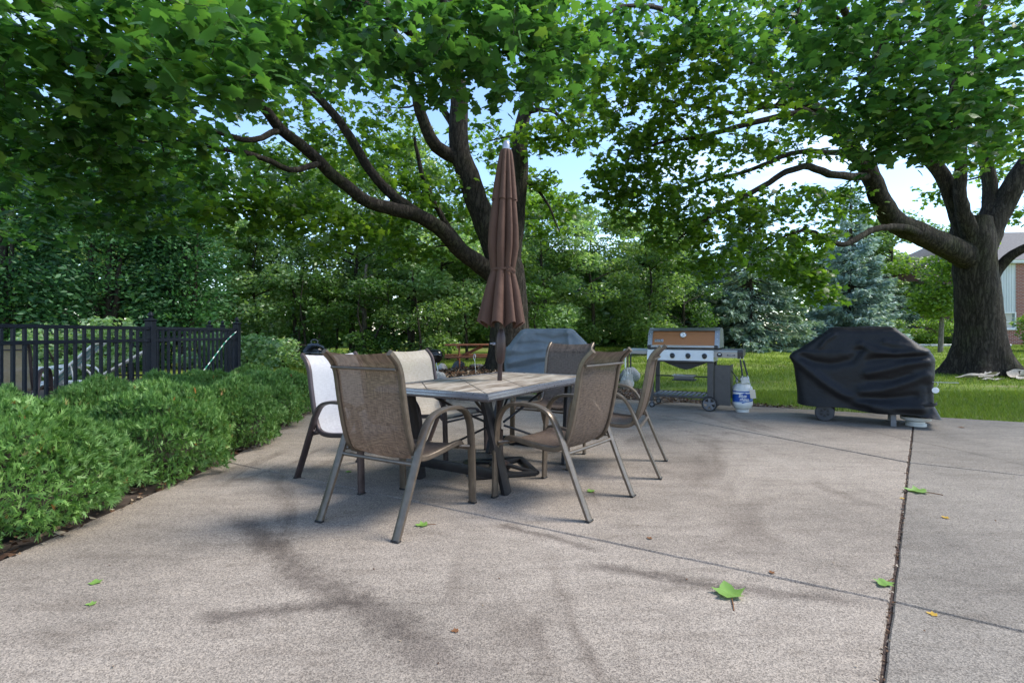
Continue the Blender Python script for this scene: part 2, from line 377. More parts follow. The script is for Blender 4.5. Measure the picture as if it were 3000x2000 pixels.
def np_mesh(name, V, F, smooth=False):
    """V (n,3), F (m,k) uniform faces, or a list of such arrays"""
    Fs = F if isinstance(F, list) else [F]
    me = bpy.data.meshes.new(name)
    V = np.ascontiguousarray(V, dtype=np.float32)
    me.vertices.add(len(V)); me.vertices.foreach_set('co', V.ravel())
    loops = np.concatenate([f.ravel() for f in Fs]).astype(np.int32)
    sizes = np.concatenate([np.full(len(f), f.shape[1], np.int32) for f in Fs])
    starts = np.concatenate([[0], np.cumsum(sizes)[:-1]]).astype(np.int32)
    me.loops.add(len(loops)); me.loops.foreach_set('vertex_index', loops)
    me.polygons.add(len(sizes)); me.polygons.foreach_set('loop_start', starts); me.polygons.foreach_set('loop_total', sizes)
    if smooth: me.polygons.foreach_set('use_smooth', np.ones(len(sizes), dtype=bool))
    me.update(calc_edges=True)
    return me

def copy_tree(o, parent=None):
    c = o.copy(); COL.objects.link(c); c.parent = parent
    for ch in list(o.children): copy_tree(ch, c)
    return c

def frames(pts):
    """tangents plus two side vectors that do not twist along a polyline"""
    P_ = np.asarray(pts, float); n = len(P_)
    T = np.zeros_like(P_); T[1:-1] = P_[2:] - P_[:-2]; T[0] = P_[1] - P_[0]; T[-1] = P_[-1] - P_[-2]
    T /= np.linalg.norm(T, axis=1)[:, None] + 1e-12
    a = np.array([0, 0, 1.0]) if abs(T[0][2]) < 0.9 else np.array([1.0, 0, 0])
    N = np.zeros_like(P_); N[0] = np.cross(T[0], a); N[0] /= np.linalg.norm(N[0])
    for i in range(1, n):
        v = N[i - 1] - T[i] * np.dot(N[i - 1], T[i]); N[i] = v / (np.linalg.norm(v) + 1e-12)
    return T, N, np.cross(T, N)

def spline(pts, step=0.1, vals=None):
    """Catmull-Rom resample of a polyline (and of values riding on it)"""
    P_ = np.asarray(pts, float)
    if vals is not None: P_ = np.hstack([P_, np.asarray(vals, float).reshape(len(P_), -1)])
    Q = np.vstack([2 * P_[0] - P_[1], P_, 2 * P_[-1] - P_[-2]])
    out = []
    for i in range(1, len(Q) - 2):
        d = np.linalg.norm(Q[i + 1, :3] - Q[i, :3]); k = max(2, int(math.ceil(d / step)))
        for j in range(k):
            t = j / k; t2, t3 = t * t, t * t * t
            out.append(0.5 * ((2 * Q[i]) + (-Q[i - 1] + Q[i + 1]) * t + (2 * Q[i - 1] - 5 * Q[i] + 4 * Q[i + 1] - Q[i + 2]) * t2 + (-Q[i - 1] + 3 * Q[i] - 3 * Q[i + 1] + Q[i + 2]) * t3))
    out.append(Q[-2])
    out = np.array(out)
    return (out[:, :3], out[:, 3:]) if vals is not None else out

class MB:
    def __init__(s): s.v = []; s.f = []; s.n = 0; s.uv = {}
    def add(s, V, F):
        V = [tuple(map(float, p)) for p in V]
        for f in F: s.f.append(tuple(int(i) + s.n for i in f))
        s.v += V; s.n += len(V); return s
    def box(s, c, d, rot=None, bev=0.0):
        x, y, z = d[0] / 2, d[1] / 2, d[2] / 2
        if bev <= 0:
            V = [(-x, -y, -z), (x, -y, -z), (x, y, -z), (-x, y, -z), (-x, -y, z), (x, -y, z), (x, y, z), (-x, y, z)]
            F = [(3, 2, 1, 0), (4, 5, 6, 7), (0, 1, 5, 4), (1, 2, 6, 5), (2, 3, 7, 6), (3, 0, 4, 7)]
        else:
            b = min(bev, x * 0.9, y * 0.9, z * 0.9); V = []; F = []
            rings = []
            for zz, e in ((-z, b), (-z + b, 0), (z - b, 0), (z, b)):
                X, Y = x - e, y - e; c2 = b * 0.6
                ring = [(-X + c2, -Y, zz), (X - c2, -Y, zz), (X, -Y + c2, zz), (X, Y - c2, zz), (X - c2, Y, zz), (-X + c2, Y, zz), (-X, Y - c2, zz), (-X, -Y + c2, zz)]
                rings.append(len(V)); V += ring
            for a, bb in zip(rings[:-1], rings[1:]):
                for i in range(8): F.append((a + i, a + (i + 1) % 8, bb + (i + 1) % 8, bb + i))
            F.append(tuple(range(rings[0] + 7, rings[0] - 1, -1))); F.append(tuple(range(rings[-1], rings[-1] + 8)))
        m = rot if rot is not None else Matrix.Identity(3)
        if not isinstance(m, Matrix): m = Matrix.Rotation(m, 3, 'Z')
        V = [tuple(m @ Vector(p) + Vector(c)) for p in V]
        return s.add(V, F)
    def tube(s, pts, r, sides=8, cap=True, prof=None, side=None):
        """round tube, or prof=(w,h) rounded-rectangle bar; side = fixed width direction"""
        P_ = np.asarray(pts, float); n = len(P_)
        rr = np.full(n, r, float) if np.isscalar(r) else np.asarray(r, float)
        T, N, B = frames(P_)
        if side is not None:
            S = np.asarray(side, float)
            N = S - T * (T @ S)[:, None]; N /= np.linalg.norm(N, axis=1)[:, None]; B = np.cross(T, N)
        if prof is None:
            a = np.linspace(0, 2 * math.pi, sides, endpoint=False); cx, cy_ = np.cos(a), np.sin(a)
        else:
            w, h = prof; q = 0.35
            pp = np.array([(1, -1 + q), (1, 1 - q), (1 - q * h and 1 - q, 1), (-1 + q, 1), (-1, 1 - q), (-1, -1 + q), (-1 + q, -1), (1 - q, -1)])
            cx, cy_ = pp[:, 0] * w / 2, pp[:, 1] * h / 2; rr = np.ones(n); sides = 8
        V = (P_[:, None, :] + rr[:, None, None] * (cx[None, :, None] * N[:, None, :] + cy_[None, :, None] * B[:, None, :])).reshape(-1, 3)
        F = []
        for i in range(n - 1):
            for j in range(sides):
                k = (j + 1) % sides
                F.append((i * sides + j, i * sides + k, (i + 1) * sides + k, (i + 1) * sides + j))
        if cap:
            F.append(tuple(range(sides - 1, -1, -1))); F.append(tuple((n - 1) * sides + j for j in range(sides)))
        return s.add(V, F)
    def lathe(s, prof, c=(0, 0, 0), seg=24, axis='Z', cap=True):
        V = []; F = []; n = len(prof)
        for r, z in prof:
            for j in range(seg):
                a = 2 * math.pi * j / seg; p = (r * math.cos(a), r * math.sin(a), z)
                if axis == 'X': p = (p[2], p[0], p[1])
                if axis == 'Y': p = (p[1], p[2], p[0])
                V.append((p[0] + c[0], p[1] + c[1], p[2] + c[2]))
        for i in range(n - 1):
            for j in range(seg):
                k = (j + 1) % seg; F.append((i * seg + j, i * seg + k, (i + 1) * seg + k, (i + 1) * seg + j))
        if cap:
            if prof[0][0] > 1e-5: F.append(tuple(range(seg - 1, -1, -1)))
            if prof[-1][0] > 1e-5: F.append(tuple((n - 1) * seg + j for j in range(seg)))
        return s.add(V, F)
    def prism(s, poly, a, b, plane='XZ'):
        """polygon extruded from a to b along the third axis"""
        n = len(poly); V = []
        for t in (a, b):
            for (p, q) in poly:
                V.append({'XZ': (p, t, q), 'YZ': (t, p, q), 'XY': (p, q, t)}[plane])
        F = [tuple(range(n - 1, -1, -1)), tuple(range(n, 2 * n))]
        for i in range(n): j = (i + 1) % n; F.append((i, j, n + j, n + i))
        return s.add(V, F)
    def grid(s, fn, nu, nv, close_u=False):
        V = [fn(i / (nu if close_u else nu - 1), j / (nv - 1)) for j in range(nv) for i in range(nu)]
        F = []
        for j in range(nv - 1):
            for i in range(nu if close_u else nu - 1):
                k = (i + 1) % nu; F.append((j * nu + i, j * nu + k, (j + 1) * nu + k, (j + 1) * nu + i))
        s.uvgrid = (nu, nv)
        return s.add(V, F)
    def build(s, name, mat, parent=None, smooth=True, angle=40, uv=None):
        me = bpy.data.meshes.new(name); me.from_pydata(s.v, [], s.f)
        if uv is not None:
            lay = me.uv_layers.new(name='UVMap')
            for lp in me.loops: lay.data[lp.index].uv = uv(s.v[lp.vertex_index])
        me.update()
        if smooth:
            me.polygons.foreach_set('use_smooth', [True] * len(me.polygons))
            try: me.set_sharp_from_angle(angle=R(angle))
            except Exception: pass
        return link(name, me, mat, parent)

def text_mesh(name, body, size, mat, parent, loc, rot, extrude=0.0012, bold=0.0, shear=0.0, sx=1.0):
    cu = bpy.data.curves.new(name + '_curve', 'FONT'); cu.body = body; cu.size = size; cu.extrude = extrude
    cu.align_x = 'CENTER'; cu.align_y = 'CENTER'; cu.offset = bold; cu.shear = shear
    to = bpy.data.objects.new(name + '_tmp', cu); COL.objects.link(to)
    bpy.context.view_layer.update()
    me = bpy.data.meshes.new_from_object(to.evaluated_get(bpy.context.evaluated_depsgraph_get()))
    bpy.data.objects.remove(to); me.materials.clear()
    o = link(name, me, mat, parent); o.location = loc; o.rotation_euler = rot; o.scale = (sx, 1, 1)
    return o

def gz(x, y):
    """height of the natural ground: level by the patio, then a gentle rise"""
    y = np.asarray(y, float); t = np.clip(y - 9.0, 0, 34)
    return -0.04 + 0.032 * (t - 2.5 * (1 - np.exp(-t / 2.5)))

# leaf outlines: x across, y along, as a fan of triangles round a middle point
MAPLE = np.array([(0, 0), (.16, -.07), (.42, .02), (.33, .2), (.56, .46), (.38, .5), (.25, .58), (.2, .78), (0, 1), (-.2, .78), (-.25, .58), (-.38, .5), (-.56, .46), (-.33, .2), (-.42, .02), (-.16, -.07)])
MAPLE6 = np.array([(0, 0), (.42, .05), (.3, .25), (.55, .5), (.22, .62), (0, 1), (-.22, .62), (-.55, .5), (-.3, .25), (-.42, .05)])

def rand_basis(n, up=0.6, droop=0.3, g=None):
    """leaf axes: Y points outwards and a little down, Z (face) mostly upwards"""
    g = g or rng
    a = g.uniform(0, 2 * math.pi, n)
    y = np.stack([np.cos(a), np.sin(a), g.normal(-droop, 0.35, n)], 1); y /= np.linalg.norm(y, axis=1)[:, None]
    z = np.stack([g.normal(0, 1, n), g.normal(0, 1, n), g.normal(0, 1, n)], 1) * (1 - up)
    z[:, 2] += up * 1.6
    z -= y * (z * y).sum(1)[:, None]; z /= np.linalg.norm(z, axis=1)[:, None] + 1e-9
    x = np.cross(y, z)
    return x, y, z

def leaf_cloud(C, X, Y, Z, size, outline, fold=0.18, curl=0.2):
    """many leaves as one array; fan triangulation about a centre point"""
    n, k = len(C), len(outline)
    o = np.vstack([outline, [(0, 0.36)]])
    zz = -fold * np.abs(o[:, 0]) - curl * (o[:, 1] - 0.2) ** 2
    size = np.broadcast_to(size, (n,))
    V = C[:, None, :] + size[:, None, None] * (o[None, :, 0, None] * X[:, None, :] + o[None, :, 1, None] * Y[:, None, :] + zz[None, :, None] * Z[:, None, :])
    f = np.array([(i, (i + 1) % k, k) for i in range(k)])
    F = (np.arange(n)[:, None, None] * (k + 1) + f[None]).reshape(-1, 3)
    return V.reshape(-1, 3), F

def quad_leaves(C, X, Y, Z, size, w=0.5, bend=0.12):
    """four-cornered leaf, two triangles folded along the rib"""
    n = len(C); size = np.broadcast_to(size, (n,))
    o = np.array([(0, 0, 0), (w * .5, .45, -bend), (0, 1, -bend * 0.6), (-w * .5, .45, -bend)])
    V = C[:, None, :] + size[:, None, None] * (o[None, :, 0, None] * X[:, None, :] + o[None, :, 1, None] * Y[:, None, :] + o[None, :, 2, None] * Z[:, None, :])
    f = np.array([(0, 1, 2), (0, 2, 3)])
    F = (np.arange(n)[:, None, None] * 4 + f[None]).reshape(-1, 3)
    return V.reshape(-1, 3), F

def ellipsoid_points(n, c, r, g=None, shell=0.55):
    g = g or rng
    d = g.normal(0, 1, (n, 3)); d /= np.linalg.norm(d, axis=1)[:, None]
    q = shell + (1 - shell) * g.uniform(0, 1, n) ** 0.6
    q = np.where(g.uniform(0, 1, n) < 0.25, g.uniform(0, 1, n) ** (1 / 3), q)
    return np.asarray(c) + d * q[:, None] * np.asarray(r)

class Tubes:
    """collects many tapering twigs into one array"""
    def __init__(s): s.V = []; s.F = []; s.n = 0
    def add(s, pts, r, sides=5):
        P_ = np.asarray(pts, float); n = len(P_); T, N, B = frames(P_)
        a = np.linspace(0, 2 * math.pi, sides, endpoint=False); rr = np.broadcast_to(r, (n,))
        V = P_[:, None, :] + rr[:, None, None] * (np.cos(a)[None, :, None] * N[:, None, :] + np.sin(a)[None, :, None] * B[:, None, :])
        i = np.arange(n - 1)[:, None] * sides; j = np.arange(sides)[None]; k = (j + 1) % sides
        F = np.stack([i + j, i + k, i + sides + k, i + sides + j], -1).reshape(-1, 4)
        s.V.append(V.reshape(-1, 3)); s.F.append(F + s.n); s.n += n * sides
    def mesh(s, name): return np_mesh(name, np.concatenate(s.V), np.concatenate(s.F), True)

# ------------------------------------------------------------------ the setting
def build_ground():
    xs = np.unique(np.concatenate([np.linspace(-160, -30, 14), np.linspace(-30, 32, 125), np.linspace(32, 160, 14)]))
    ys = np.unique(np.concatenate([np.linspace(-60, -4, 12), np.linspace(-4, 40, 111), np.linspace(40, 220, 16)]))
    X, Y = np.meshgrid(xs, ys); Z = gz(X, Y)
    bump = 0.02 * np.sin(X * 0.9 + 1.3) * np.sin(Y * 0.8) + 0.012 * np.sin(X * 2.3 + Y * 1.7)
    Z = Z + bump * np.clip((Y - 10.5) / 4, 0, 1)
    V = np.stack([X, Y, Z], -1).reshape(-1, 3)
    nx, ny = len(xs), len(ys)
    i = np.arange(ny - 1)[:, None] * nx + np.arange(nx - 1)[None]
    F = np.stack([i, i + 1, i + nx + 1, i + nx], -1).reshape(-1, 4)
    tag(link('lawn', np_mesh('lawn', V, F, True), M['lawn']), 'mown green lawn around the concrete patio', None, None, 'structure')
build_ground()

def inset(poly, d):
    P_ = [np.array(p, float) for p in poly]; n = len(P_)
    area = sum(P_[i][0] * P_[(i + 1) % n][1] - P_[(i + 1) % n][0] * P_[i][1] for i in range(n))
    sg = 1 if area > 0 else -1
    out = []
    for i in range(n):
        a, b, c = P_[i - 1], P_[i], P_[(i + 1) % n]
        e1 = (b - a) / np.linalg.norm(b - a); e2 = (c - b) / np.linalg.norm(c - b)
        n1 = sg * np.array([-e1[1], e1[0]]); n2 = sg * np.array([-e2[1], e2[0]])
        bis = n1 + n2; L = np.linalg.norm(bis)
        if L < 0.3: out.append(b + n1 * d); continue
        bis /= L; out.append(b + bis * d / max(0.35, np.dot(bis, n1)))
    return out

def densify(poly, step):
    out = []
    for i in range(len(poly)):
        a, b = np.array(poly[i]), np.array(poly[(i + 1) % len(poly)])
        k = max(1, int(np.linalg.norm(b - a) / step))
        out += [tuple(a + (b - a) * j / k) for j in range(k)]
    return out

patio = empty('patio'); tag(patio, 'worn exposed-aggregate concrete patio', None, None, 'structure')
SLABS = [
    ([(-2.53, -2.9), (-2.46, -2.9), (1.563, 2.11), (-2.48, 4.42)], 'concrete', 0.0),
    ([(-2.48, 4.42), (1.563, 2.11), (3.40, 4.39), (1.60, 7.69), (1.38, 8.84), (0.3, 9.45), (-1.0, 9.6), (-3.0, 8.3), (-2.89, 7.24), (-2.69, 5.63)], 'concrete', -0.002),
    ([(3.40, 4.39), (5.42, 6.90), (4.055, 7.6), (1.38, 8.84), (1.60, 7.69)], 'concrete', 0.001),
    ([(-2.46, -2.9), (9.2, -2.9), (1.563, 2.11)], 'concrete_grey', 0.001),
    ([(1.563, 2.11), (9.2, -2.9), (10.4, -0.4), (3.40, 4.39)], 'concrete_grey', -0.001),
    ([(3.40, 4.39), (10.4, -0.4), (12.5, 3.3), (6.395, 6.395), (5.42, 6.90)], 'concrete_grey', 0.0),
]
for poly, mt, dz in SLABS:
    o1 = densify(inset(poly, 0.007), 0.12); o2 = densify(inset(poly, 0.014), 0.12)
    if len(o1) != len(o2):
        k = len(o1); o2 = []
        base = inset(poly, 0.007); base2 = inset(poly, 0.014)
        for i in range(len(base)):
            a, b = base[i], base[(i + 1) % len(base)]; kk = max(1, int(np.linalg.norm(np.array(b) - np.array(a)) / 0.12))
            a2, b2 = np.array(base2[i]), np.array(base2[(i + 1) % len(base)])
            o2 += [tuple(a2 + (b2 - a2) * j / kk) for j in range(kk)]
    n = len(o1); jit = rng.normal(0, 0.0018, (n, 2))
    mb = MB(); V = []
    for k in range(n): V.append((o1[k][0] + jit[k][0], o1[k][1] + jit[k][1], -0.14))
    for k in range(n): V.append((o1[k][0] + jit[k][0], o1[k][1] + jit[k][1], dz - 0.008))
    for k in range(n): V.append((o2[k][0] + jit[k][0], o2[k][1] + jit[k][1], dz))
    F = []
    for ring in (0, n):
        for k in range(n): j = (k + 1) % n; F.append((ring + k, ring + j, ring + n + j, ring + n + k))
    F.append(tuple(range(2 * n, 3 * n)))
    mb.add(V, F); mb.build('slab', M[mt], patio, smooth=False)
mbj = MB()
mbj.add([(-2.45, -2.8, -0.016), (9.0, -2.8, -0.016), (12.2, 3.25, -0.016), (6.35, 6.33, -0.016), (1.4, 8.7, -0.016), (0.25, 9.3, -0.016), (-0.95, 9.45, -0.016), (-2.8, 8.2, -0.016), (-2.6, 5.6, -0.016), (-2.4, 4.4, -0.016)], [tuple(range(10))])
mbj.build('joint_filler', M['joint'], patio, smooth=False)

# planting beds: dark soil sheets just above the lawn
def sheet(name, poly, z0, mat, label):
    pts = densify(poly, 0.25); jit = rng.normal(0, 0.04, (len(pts), 2))
    V = [(p[0] + j[0], p[1] + j[1], float(gz(p[0], p[1])) + z0) for p, j in zip(pts, jit)]
    c = np.mean(V, axis=0); V.append((c[0], c[1], float(gz(c[0], c[1])) + z0 + 0.012)); k = len(pts)
    mb = MB().add(V, [(i, (i + 1) % k, k) for i in range(k)])
    return tag(mb.build(name, mat, None), label, None, None, 'structure')
BED_L = [(-2.45, 0.5), (-2.45, 4.4), (-2.62, 5.63), (-2.82, 7.24), (-2.9, 8.6), (-4.6, 10.2), (-5.4, 10.4), (-5.6, 0.5)]
sheet('bush_bed', BED_L, 0.022, M['soil'], 'mulched planting bed between the patio and the pool fence')
RING_C, RING_R = (0.1, 12.7), (2.65, 2.2)
ring = [(RING_C[0] + RING_R[0] * math.cos(a), RING_C[1] + RING_R[1] * math.sin(a)) for a in np.linspace(0, 2 * math.pi, 28, endpoint=False)]
sheet('tree_bed', ring, 0.03, M['soil'], 'mulched bed round the middle maple')
sheet('pool_side_ground', [(-5.6, 3.0), (-5.6, 9.5), (-7.3, 12.4), (-12, 12.6), (-12, 3.0)], 0.012, M['soil'], 'bare mulched ground behind the pool fence')
sheet('edge_bed', [(1.2, 8.95), (1.75, 8.68), (2.9, 8.2), (4.2, 7.62), (4.35, 7.85), (3.0, 8.7), (2.6, 10.4), (1.6, 10.7)], 0.016, M['soil'], 'strip of soil and dead leaves along the patio edge')

def scatter_chips(name, pts, size, mat, label, flat=0.7):
    n = len(pts); x, y, z = rand_basis(n, flat, 0.05)
    V, F = quad_leaves(np.asarray(pts, float), x, y, z, rng.uniform(0.5, 1.3, n) * size, 0.55, 0.12)
    return tag(link(name, np_mesh(name, V, F), mat), label, None, None, 'stuff')

def pts_in_poly(poly, n):
    P_ = np.array(poly); lo, hi = P_.min(0), P_.max(0); out = np.zeros((0, 2))
    while len(out) < n:
        q = rng.uniform(lo, hi, (n * 2, 2)); ins = np.zeros(len(q), bool)
        for i in range(len(P_)):
            a, b = P_[i], P_[(i + 1) % len(P_)]
            c = ((a[1] > q[:, 1]) != (b[1] > q[:, 1])) & (q[:, 0] < (b[0] - a[0]) * (q[:, 1] - a[1]) / (b[1] - a[1] + 1e-12) + a[0])
            ins ^= c
        out = np.vstack([out, q[ins]])
    return out[:n]

q = pts_in_poly(BED_L, 9000); q = q[q[:, 0] > -5.2]
scatter_chips('bed_mulch', np.column_stack([q, gz(q[:, 0], q[:, 1]) + 0.035 + rng.uniform(0, .02, len(q))]), 0.05, M['chip'], 'brown wood mulch under the clipped globe bushes')
q = pts_in_poly([(-2.45, 5.0), (-2.64, 5.7), (-2.84, 7.3), (-2.95, 8.6), (-3.5, 8.6), (-3.2, 6.5), (-2.75, 4.6)], 5200)
scatter_chips('edge_gravel', np.column_stack([q, gz(q[:, 0], q[:, 1]) + 0.04 + rng.uniform(0, .015, len(q))]), 0.03, M['gravel'], 'reddish gravel along the patio edge beside the far bushes', 0.3)
q = pts_in_poly(ring, 6500); rr = np.hypot((q[:, 0] - RING_C[0]) / RING_R[0], (q[:, 1] - RING_C[1]) / RING_R[1])
scatter_chips('tree_bed_mulch', np.column_stack([q, gz(q[:, 0], q[:, 1]) + 0.05 + 0.16 * (1 - rr ** 2) + rng.uniform(0, .03, len(q))]), 0.08, M['chip'], 'brown wood mulch heaped inside the stone ring', 0.5)
q = pts_in_poly([(1.3, 8.95), (4.2, 7.66), (4.4, 7.8), (3.0, 8.75), (2.6, 10.3), (1.7, 10.6)], 2600)
scatter_chips('edge_litter', np.column_stack([q, gz(q[:, 0], q[:, 1]) + 0.03 + rng.uniform(0, .02, len(q))]), 0.045, M['chip'], 'dead leaves and chips along the back edge of the patio', 0.5)

# grass blades, dense near the patio and thinner away from it
def grass(name, polys, label, seed):
    g = np.random.default_rng(seed); Vs = []; 
    for poly, n, h in polys:
        q = pts_in_poly(poly, n)
        # clumpy: drop blades in worn spots
        w = np.sin(q[:, 0] * 1.1 + 0.6 * np.sin(q[:, 1] * 0.9)) * np.sin(q[:, 1] * 2.1 + 1.0) + g.normal(0, 0.45, len(q))
        q = q[w < 0.45]
        q = q[((q[:, 0] - RING_C[0]) / RING_R[0]) ** 2 + ((q[:, 1] - RING_C[1]) / RING_R[1]) ** 2 > 1.0]
        k = len(q); a = g.uniform(0, 2 * math.pi, k); hh = h * g.uniform(0.5, 1.25, k)
        b = np.column_stack([q, gz(q[:, 0], q[:, 1]) - 0.004]); d = np.column_stack([np.cos(a), np.sin(a), np.zeros(k)])
        ln = np.column_stack([g.normal(0, .4, k), g.normal(0, .4, k), np.ones(k)]); wd = (0.0035 + 0.0007 * np.clip(q[:, 1] - 6, 0, 20))[:, None]
        Vs.append(np.stack([b - d * wd, b + d * wd, b + ln * hh[:, None]], 1).reshape(-1, 3))
    V = np.concatenate(Vs); F = np.arange(len(V)).reshape(-1, 3)
    tag(link(name, np_mesh(name, V, F), M['grass']), label, None, None, 'stuff')
grass('grass', [
    ([(4.3, 7.75), (6.4, 6.45), (12.4, 3.4), (14, 5), (11, 10), (3.2, 10.2), (2.8, 9.2)], 90000, 0.075),
    ([(-3.0, 9.0), (-1.0, 9.75), (0.3, 9.6), (1.5, 10.6), (-2.5, 11.0), (-4.5, 10.4)], 16000, 0.07),
    ([(-6.8, 11), (15, 10), (22, 18), (-9, 17)], 90000, 0.08),
    ([(-2, 17), (22, 17), (28, 27), (4, 27)], 60000, 0.08)], 'tufts of mown grass between the patio and the trees', 3)

# ------------------------------------------------------------------ trees
def grow_tree(name, label, group, base, limbs, pads, leaf_size, mats, near_cut=8.5, leaves_per=11, seed=1, flare=0.55, fill=None):
    """trunk + limbs given as (points, radii); twigs grow from them to every pad of foliage.
    pads: (x, y, z, rx, ry, rz, twigs)"""
    g = np.random.default_rng(seed)
    root = empty(name, base); tag(root, label, 'tree', group)
    b = np.array(base)
    nodes = []; nrad = []
    trunk = Tubes()
    for li, (pts, rad) in enumerate(limbs):
        p, r = spline(pts, 0.22, rad); r = np.maximum(r[:, 0], 0.006)
        wob = np.cumsum(g.normal(0, 0.012, p.shape), 0); wob -= np.linspace(0, 1, len(p))[:, None] * wob[-1]
        p = p + wob * np.minimum(1, 0.25 / (r[:, None] + 0.05)) * (0.3 if li == 0 else 1)
        sides = 26 if li == 0 else (14 if rad[0] > 0.12 else 9)
        T, N, B = frames(p); a = np.linspace(0, 2 * math.pi, sides, endpoint=False)
        h = p[:, 2] - b[2]
        lob = np.ones((len(p), sides))
        if li == 0:   # root flare with buttresses
            fl = np.exp(-np.maximum(h, 0) / 0.42)[:, None]
            lob = 1 + fl * flare * (0.55 + 0.5 * np.cos(a * 5 + 0.7)[None] + 0.35 * np.cos(a * 3 + 2)[None])
        lob = lob + 0.05 * np.sin(a * 3 + li)[None] + g.normal(0, 0.018, lob.shape)
        V = p[:, None] + (r[:, None] * lob)[..., None] * (np.cos(a)[None, :, None] * N[:, None] + np.sin(a)[None, :, None] * B[:, None])
        i = np.arange(len(p) - 1)[:, None] * sides; j = np.arange(sides)[None]; k = (j + 1) % sides
        F = np.stack([i + j, i + k, i + sides + k, i + sides + j], -1).reshape(-1, 4)
        trunk.V.append(V.reshape(-1, 3)); trunk.F.append(F + trunk.n); trunk.n += len(p) * sides
        nodes.append(p); nrad.append(r)
    trunk.V = [v - b for v in trunk.V]
    link('trunk', trunk.mesh('trunk'), M[mats[0]], root)
    nodes = np.concatenate(nodes); nrad = np.concatenate(nrad)
    ok = nodes[:, 2] > b[2] + 1.8; nodes, nrad = nodes[ok], nrad[ok]
    cap = len(nodes) + 60000; NP = np.zeros((cap, 3)); NR = np.zeros(cap); m = len(nodes); NP[:m] = nodes; NR[:m] = nrad
    tw = Tubes()
    def grow(tip, step, rmul, sag, cur_m):
        d = np.linalg.norm(NP[:cur_m] - tip, axis=1); kk = int(np.argmin(d + 0.25 * np.abs(NP[:cur_m, 2] - tip[2])))
        s = NP[kk]; L = d[kk]
        if L < 0.05: return cur_m
        q = max(3, int(L / step) + 2); t = np.linspace(0, 1, q)[:, None]
        mid = (s + tip) / 2 + g.normal(0, 0.1 * L, 3) + np.array([0, 0, sag * L])
        path = (1 - t) ** 2 * s + 2 * t * (1 - t) * mid + t ** 2 * tip
        r0 = min(NR[kk] * 0.75, rmul * (0.006 + 0.011 * L)); r = np.linspace(r0, 0.0025 + 0.15 * r0, q)
        tw.add(path, r, 5 if r0 > 0.012 else 4)
        NP[cur_m:cur_m + q - 1] = path[1:]; NR[cur_m:cur_m + q - 1] = r[1:]
        return cur_m + q - 1
    pads = list(pads)
    P_ = np.array([p[:3] for p in pads])
    order = np.argsort([np.min(np.linalg.norm(nodes - c, axis=1)) for c in P_])
    near_l, far_l = [], []
    for oi in order:
        x, y, z, rx, ry, rz, nt = pads[oi]; c = np.array((x, y, z))
        m = grow(c, 0.3, 1.9, 0.10, m)
        rx, ry, rz = rx * 1.12, ry * 1.12, rz * 1.3
        tips = ellipsoid_points(int(nt), c, (rx, ry, rz), g, 0.35)
        for t in tips[np.argsort(np.linalg.norm((tips - c) / np.array((rx, ry, rz)), axis=1))]:
            m0 = m; m = grow(t, 0.22, 1.0, 0.06, m)
            seg = NP[m0:m]
            if not len(seg): continue
            lp = leaves_per; pick = seg[np.minimum(len(seg) - 1, (len(seg) * (1 - 0.75 * g.uniform(0, 1, lp) ** 1.5)).astype(int))]
            off = g.normal(0, 0.085, (lp, 3)); off[:, 2] = off[:, 2] * 0.7 - 0.03
            (near_l if y < near_cut else far_l).append(pick + off)
    link('branches', (lambda: (setattr(tw, 'V', [v - b for v in tw.V]), tw.mesh('branches'))[1])(), M[mats[1]], root)
    if near_l:
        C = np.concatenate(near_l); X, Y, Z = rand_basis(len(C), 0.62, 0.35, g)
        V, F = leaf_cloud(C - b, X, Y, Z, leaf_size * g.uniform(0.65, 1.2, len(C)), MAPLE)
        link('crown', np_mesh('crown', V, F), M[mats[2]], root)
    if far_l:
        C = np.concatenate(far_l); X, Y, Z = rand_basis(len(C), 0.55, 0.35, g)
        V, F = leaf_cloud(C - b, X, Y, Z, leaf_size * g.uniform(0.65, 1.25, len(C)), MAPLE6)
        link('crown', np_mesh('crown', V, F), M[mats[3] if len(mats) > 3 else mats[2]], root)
    return root

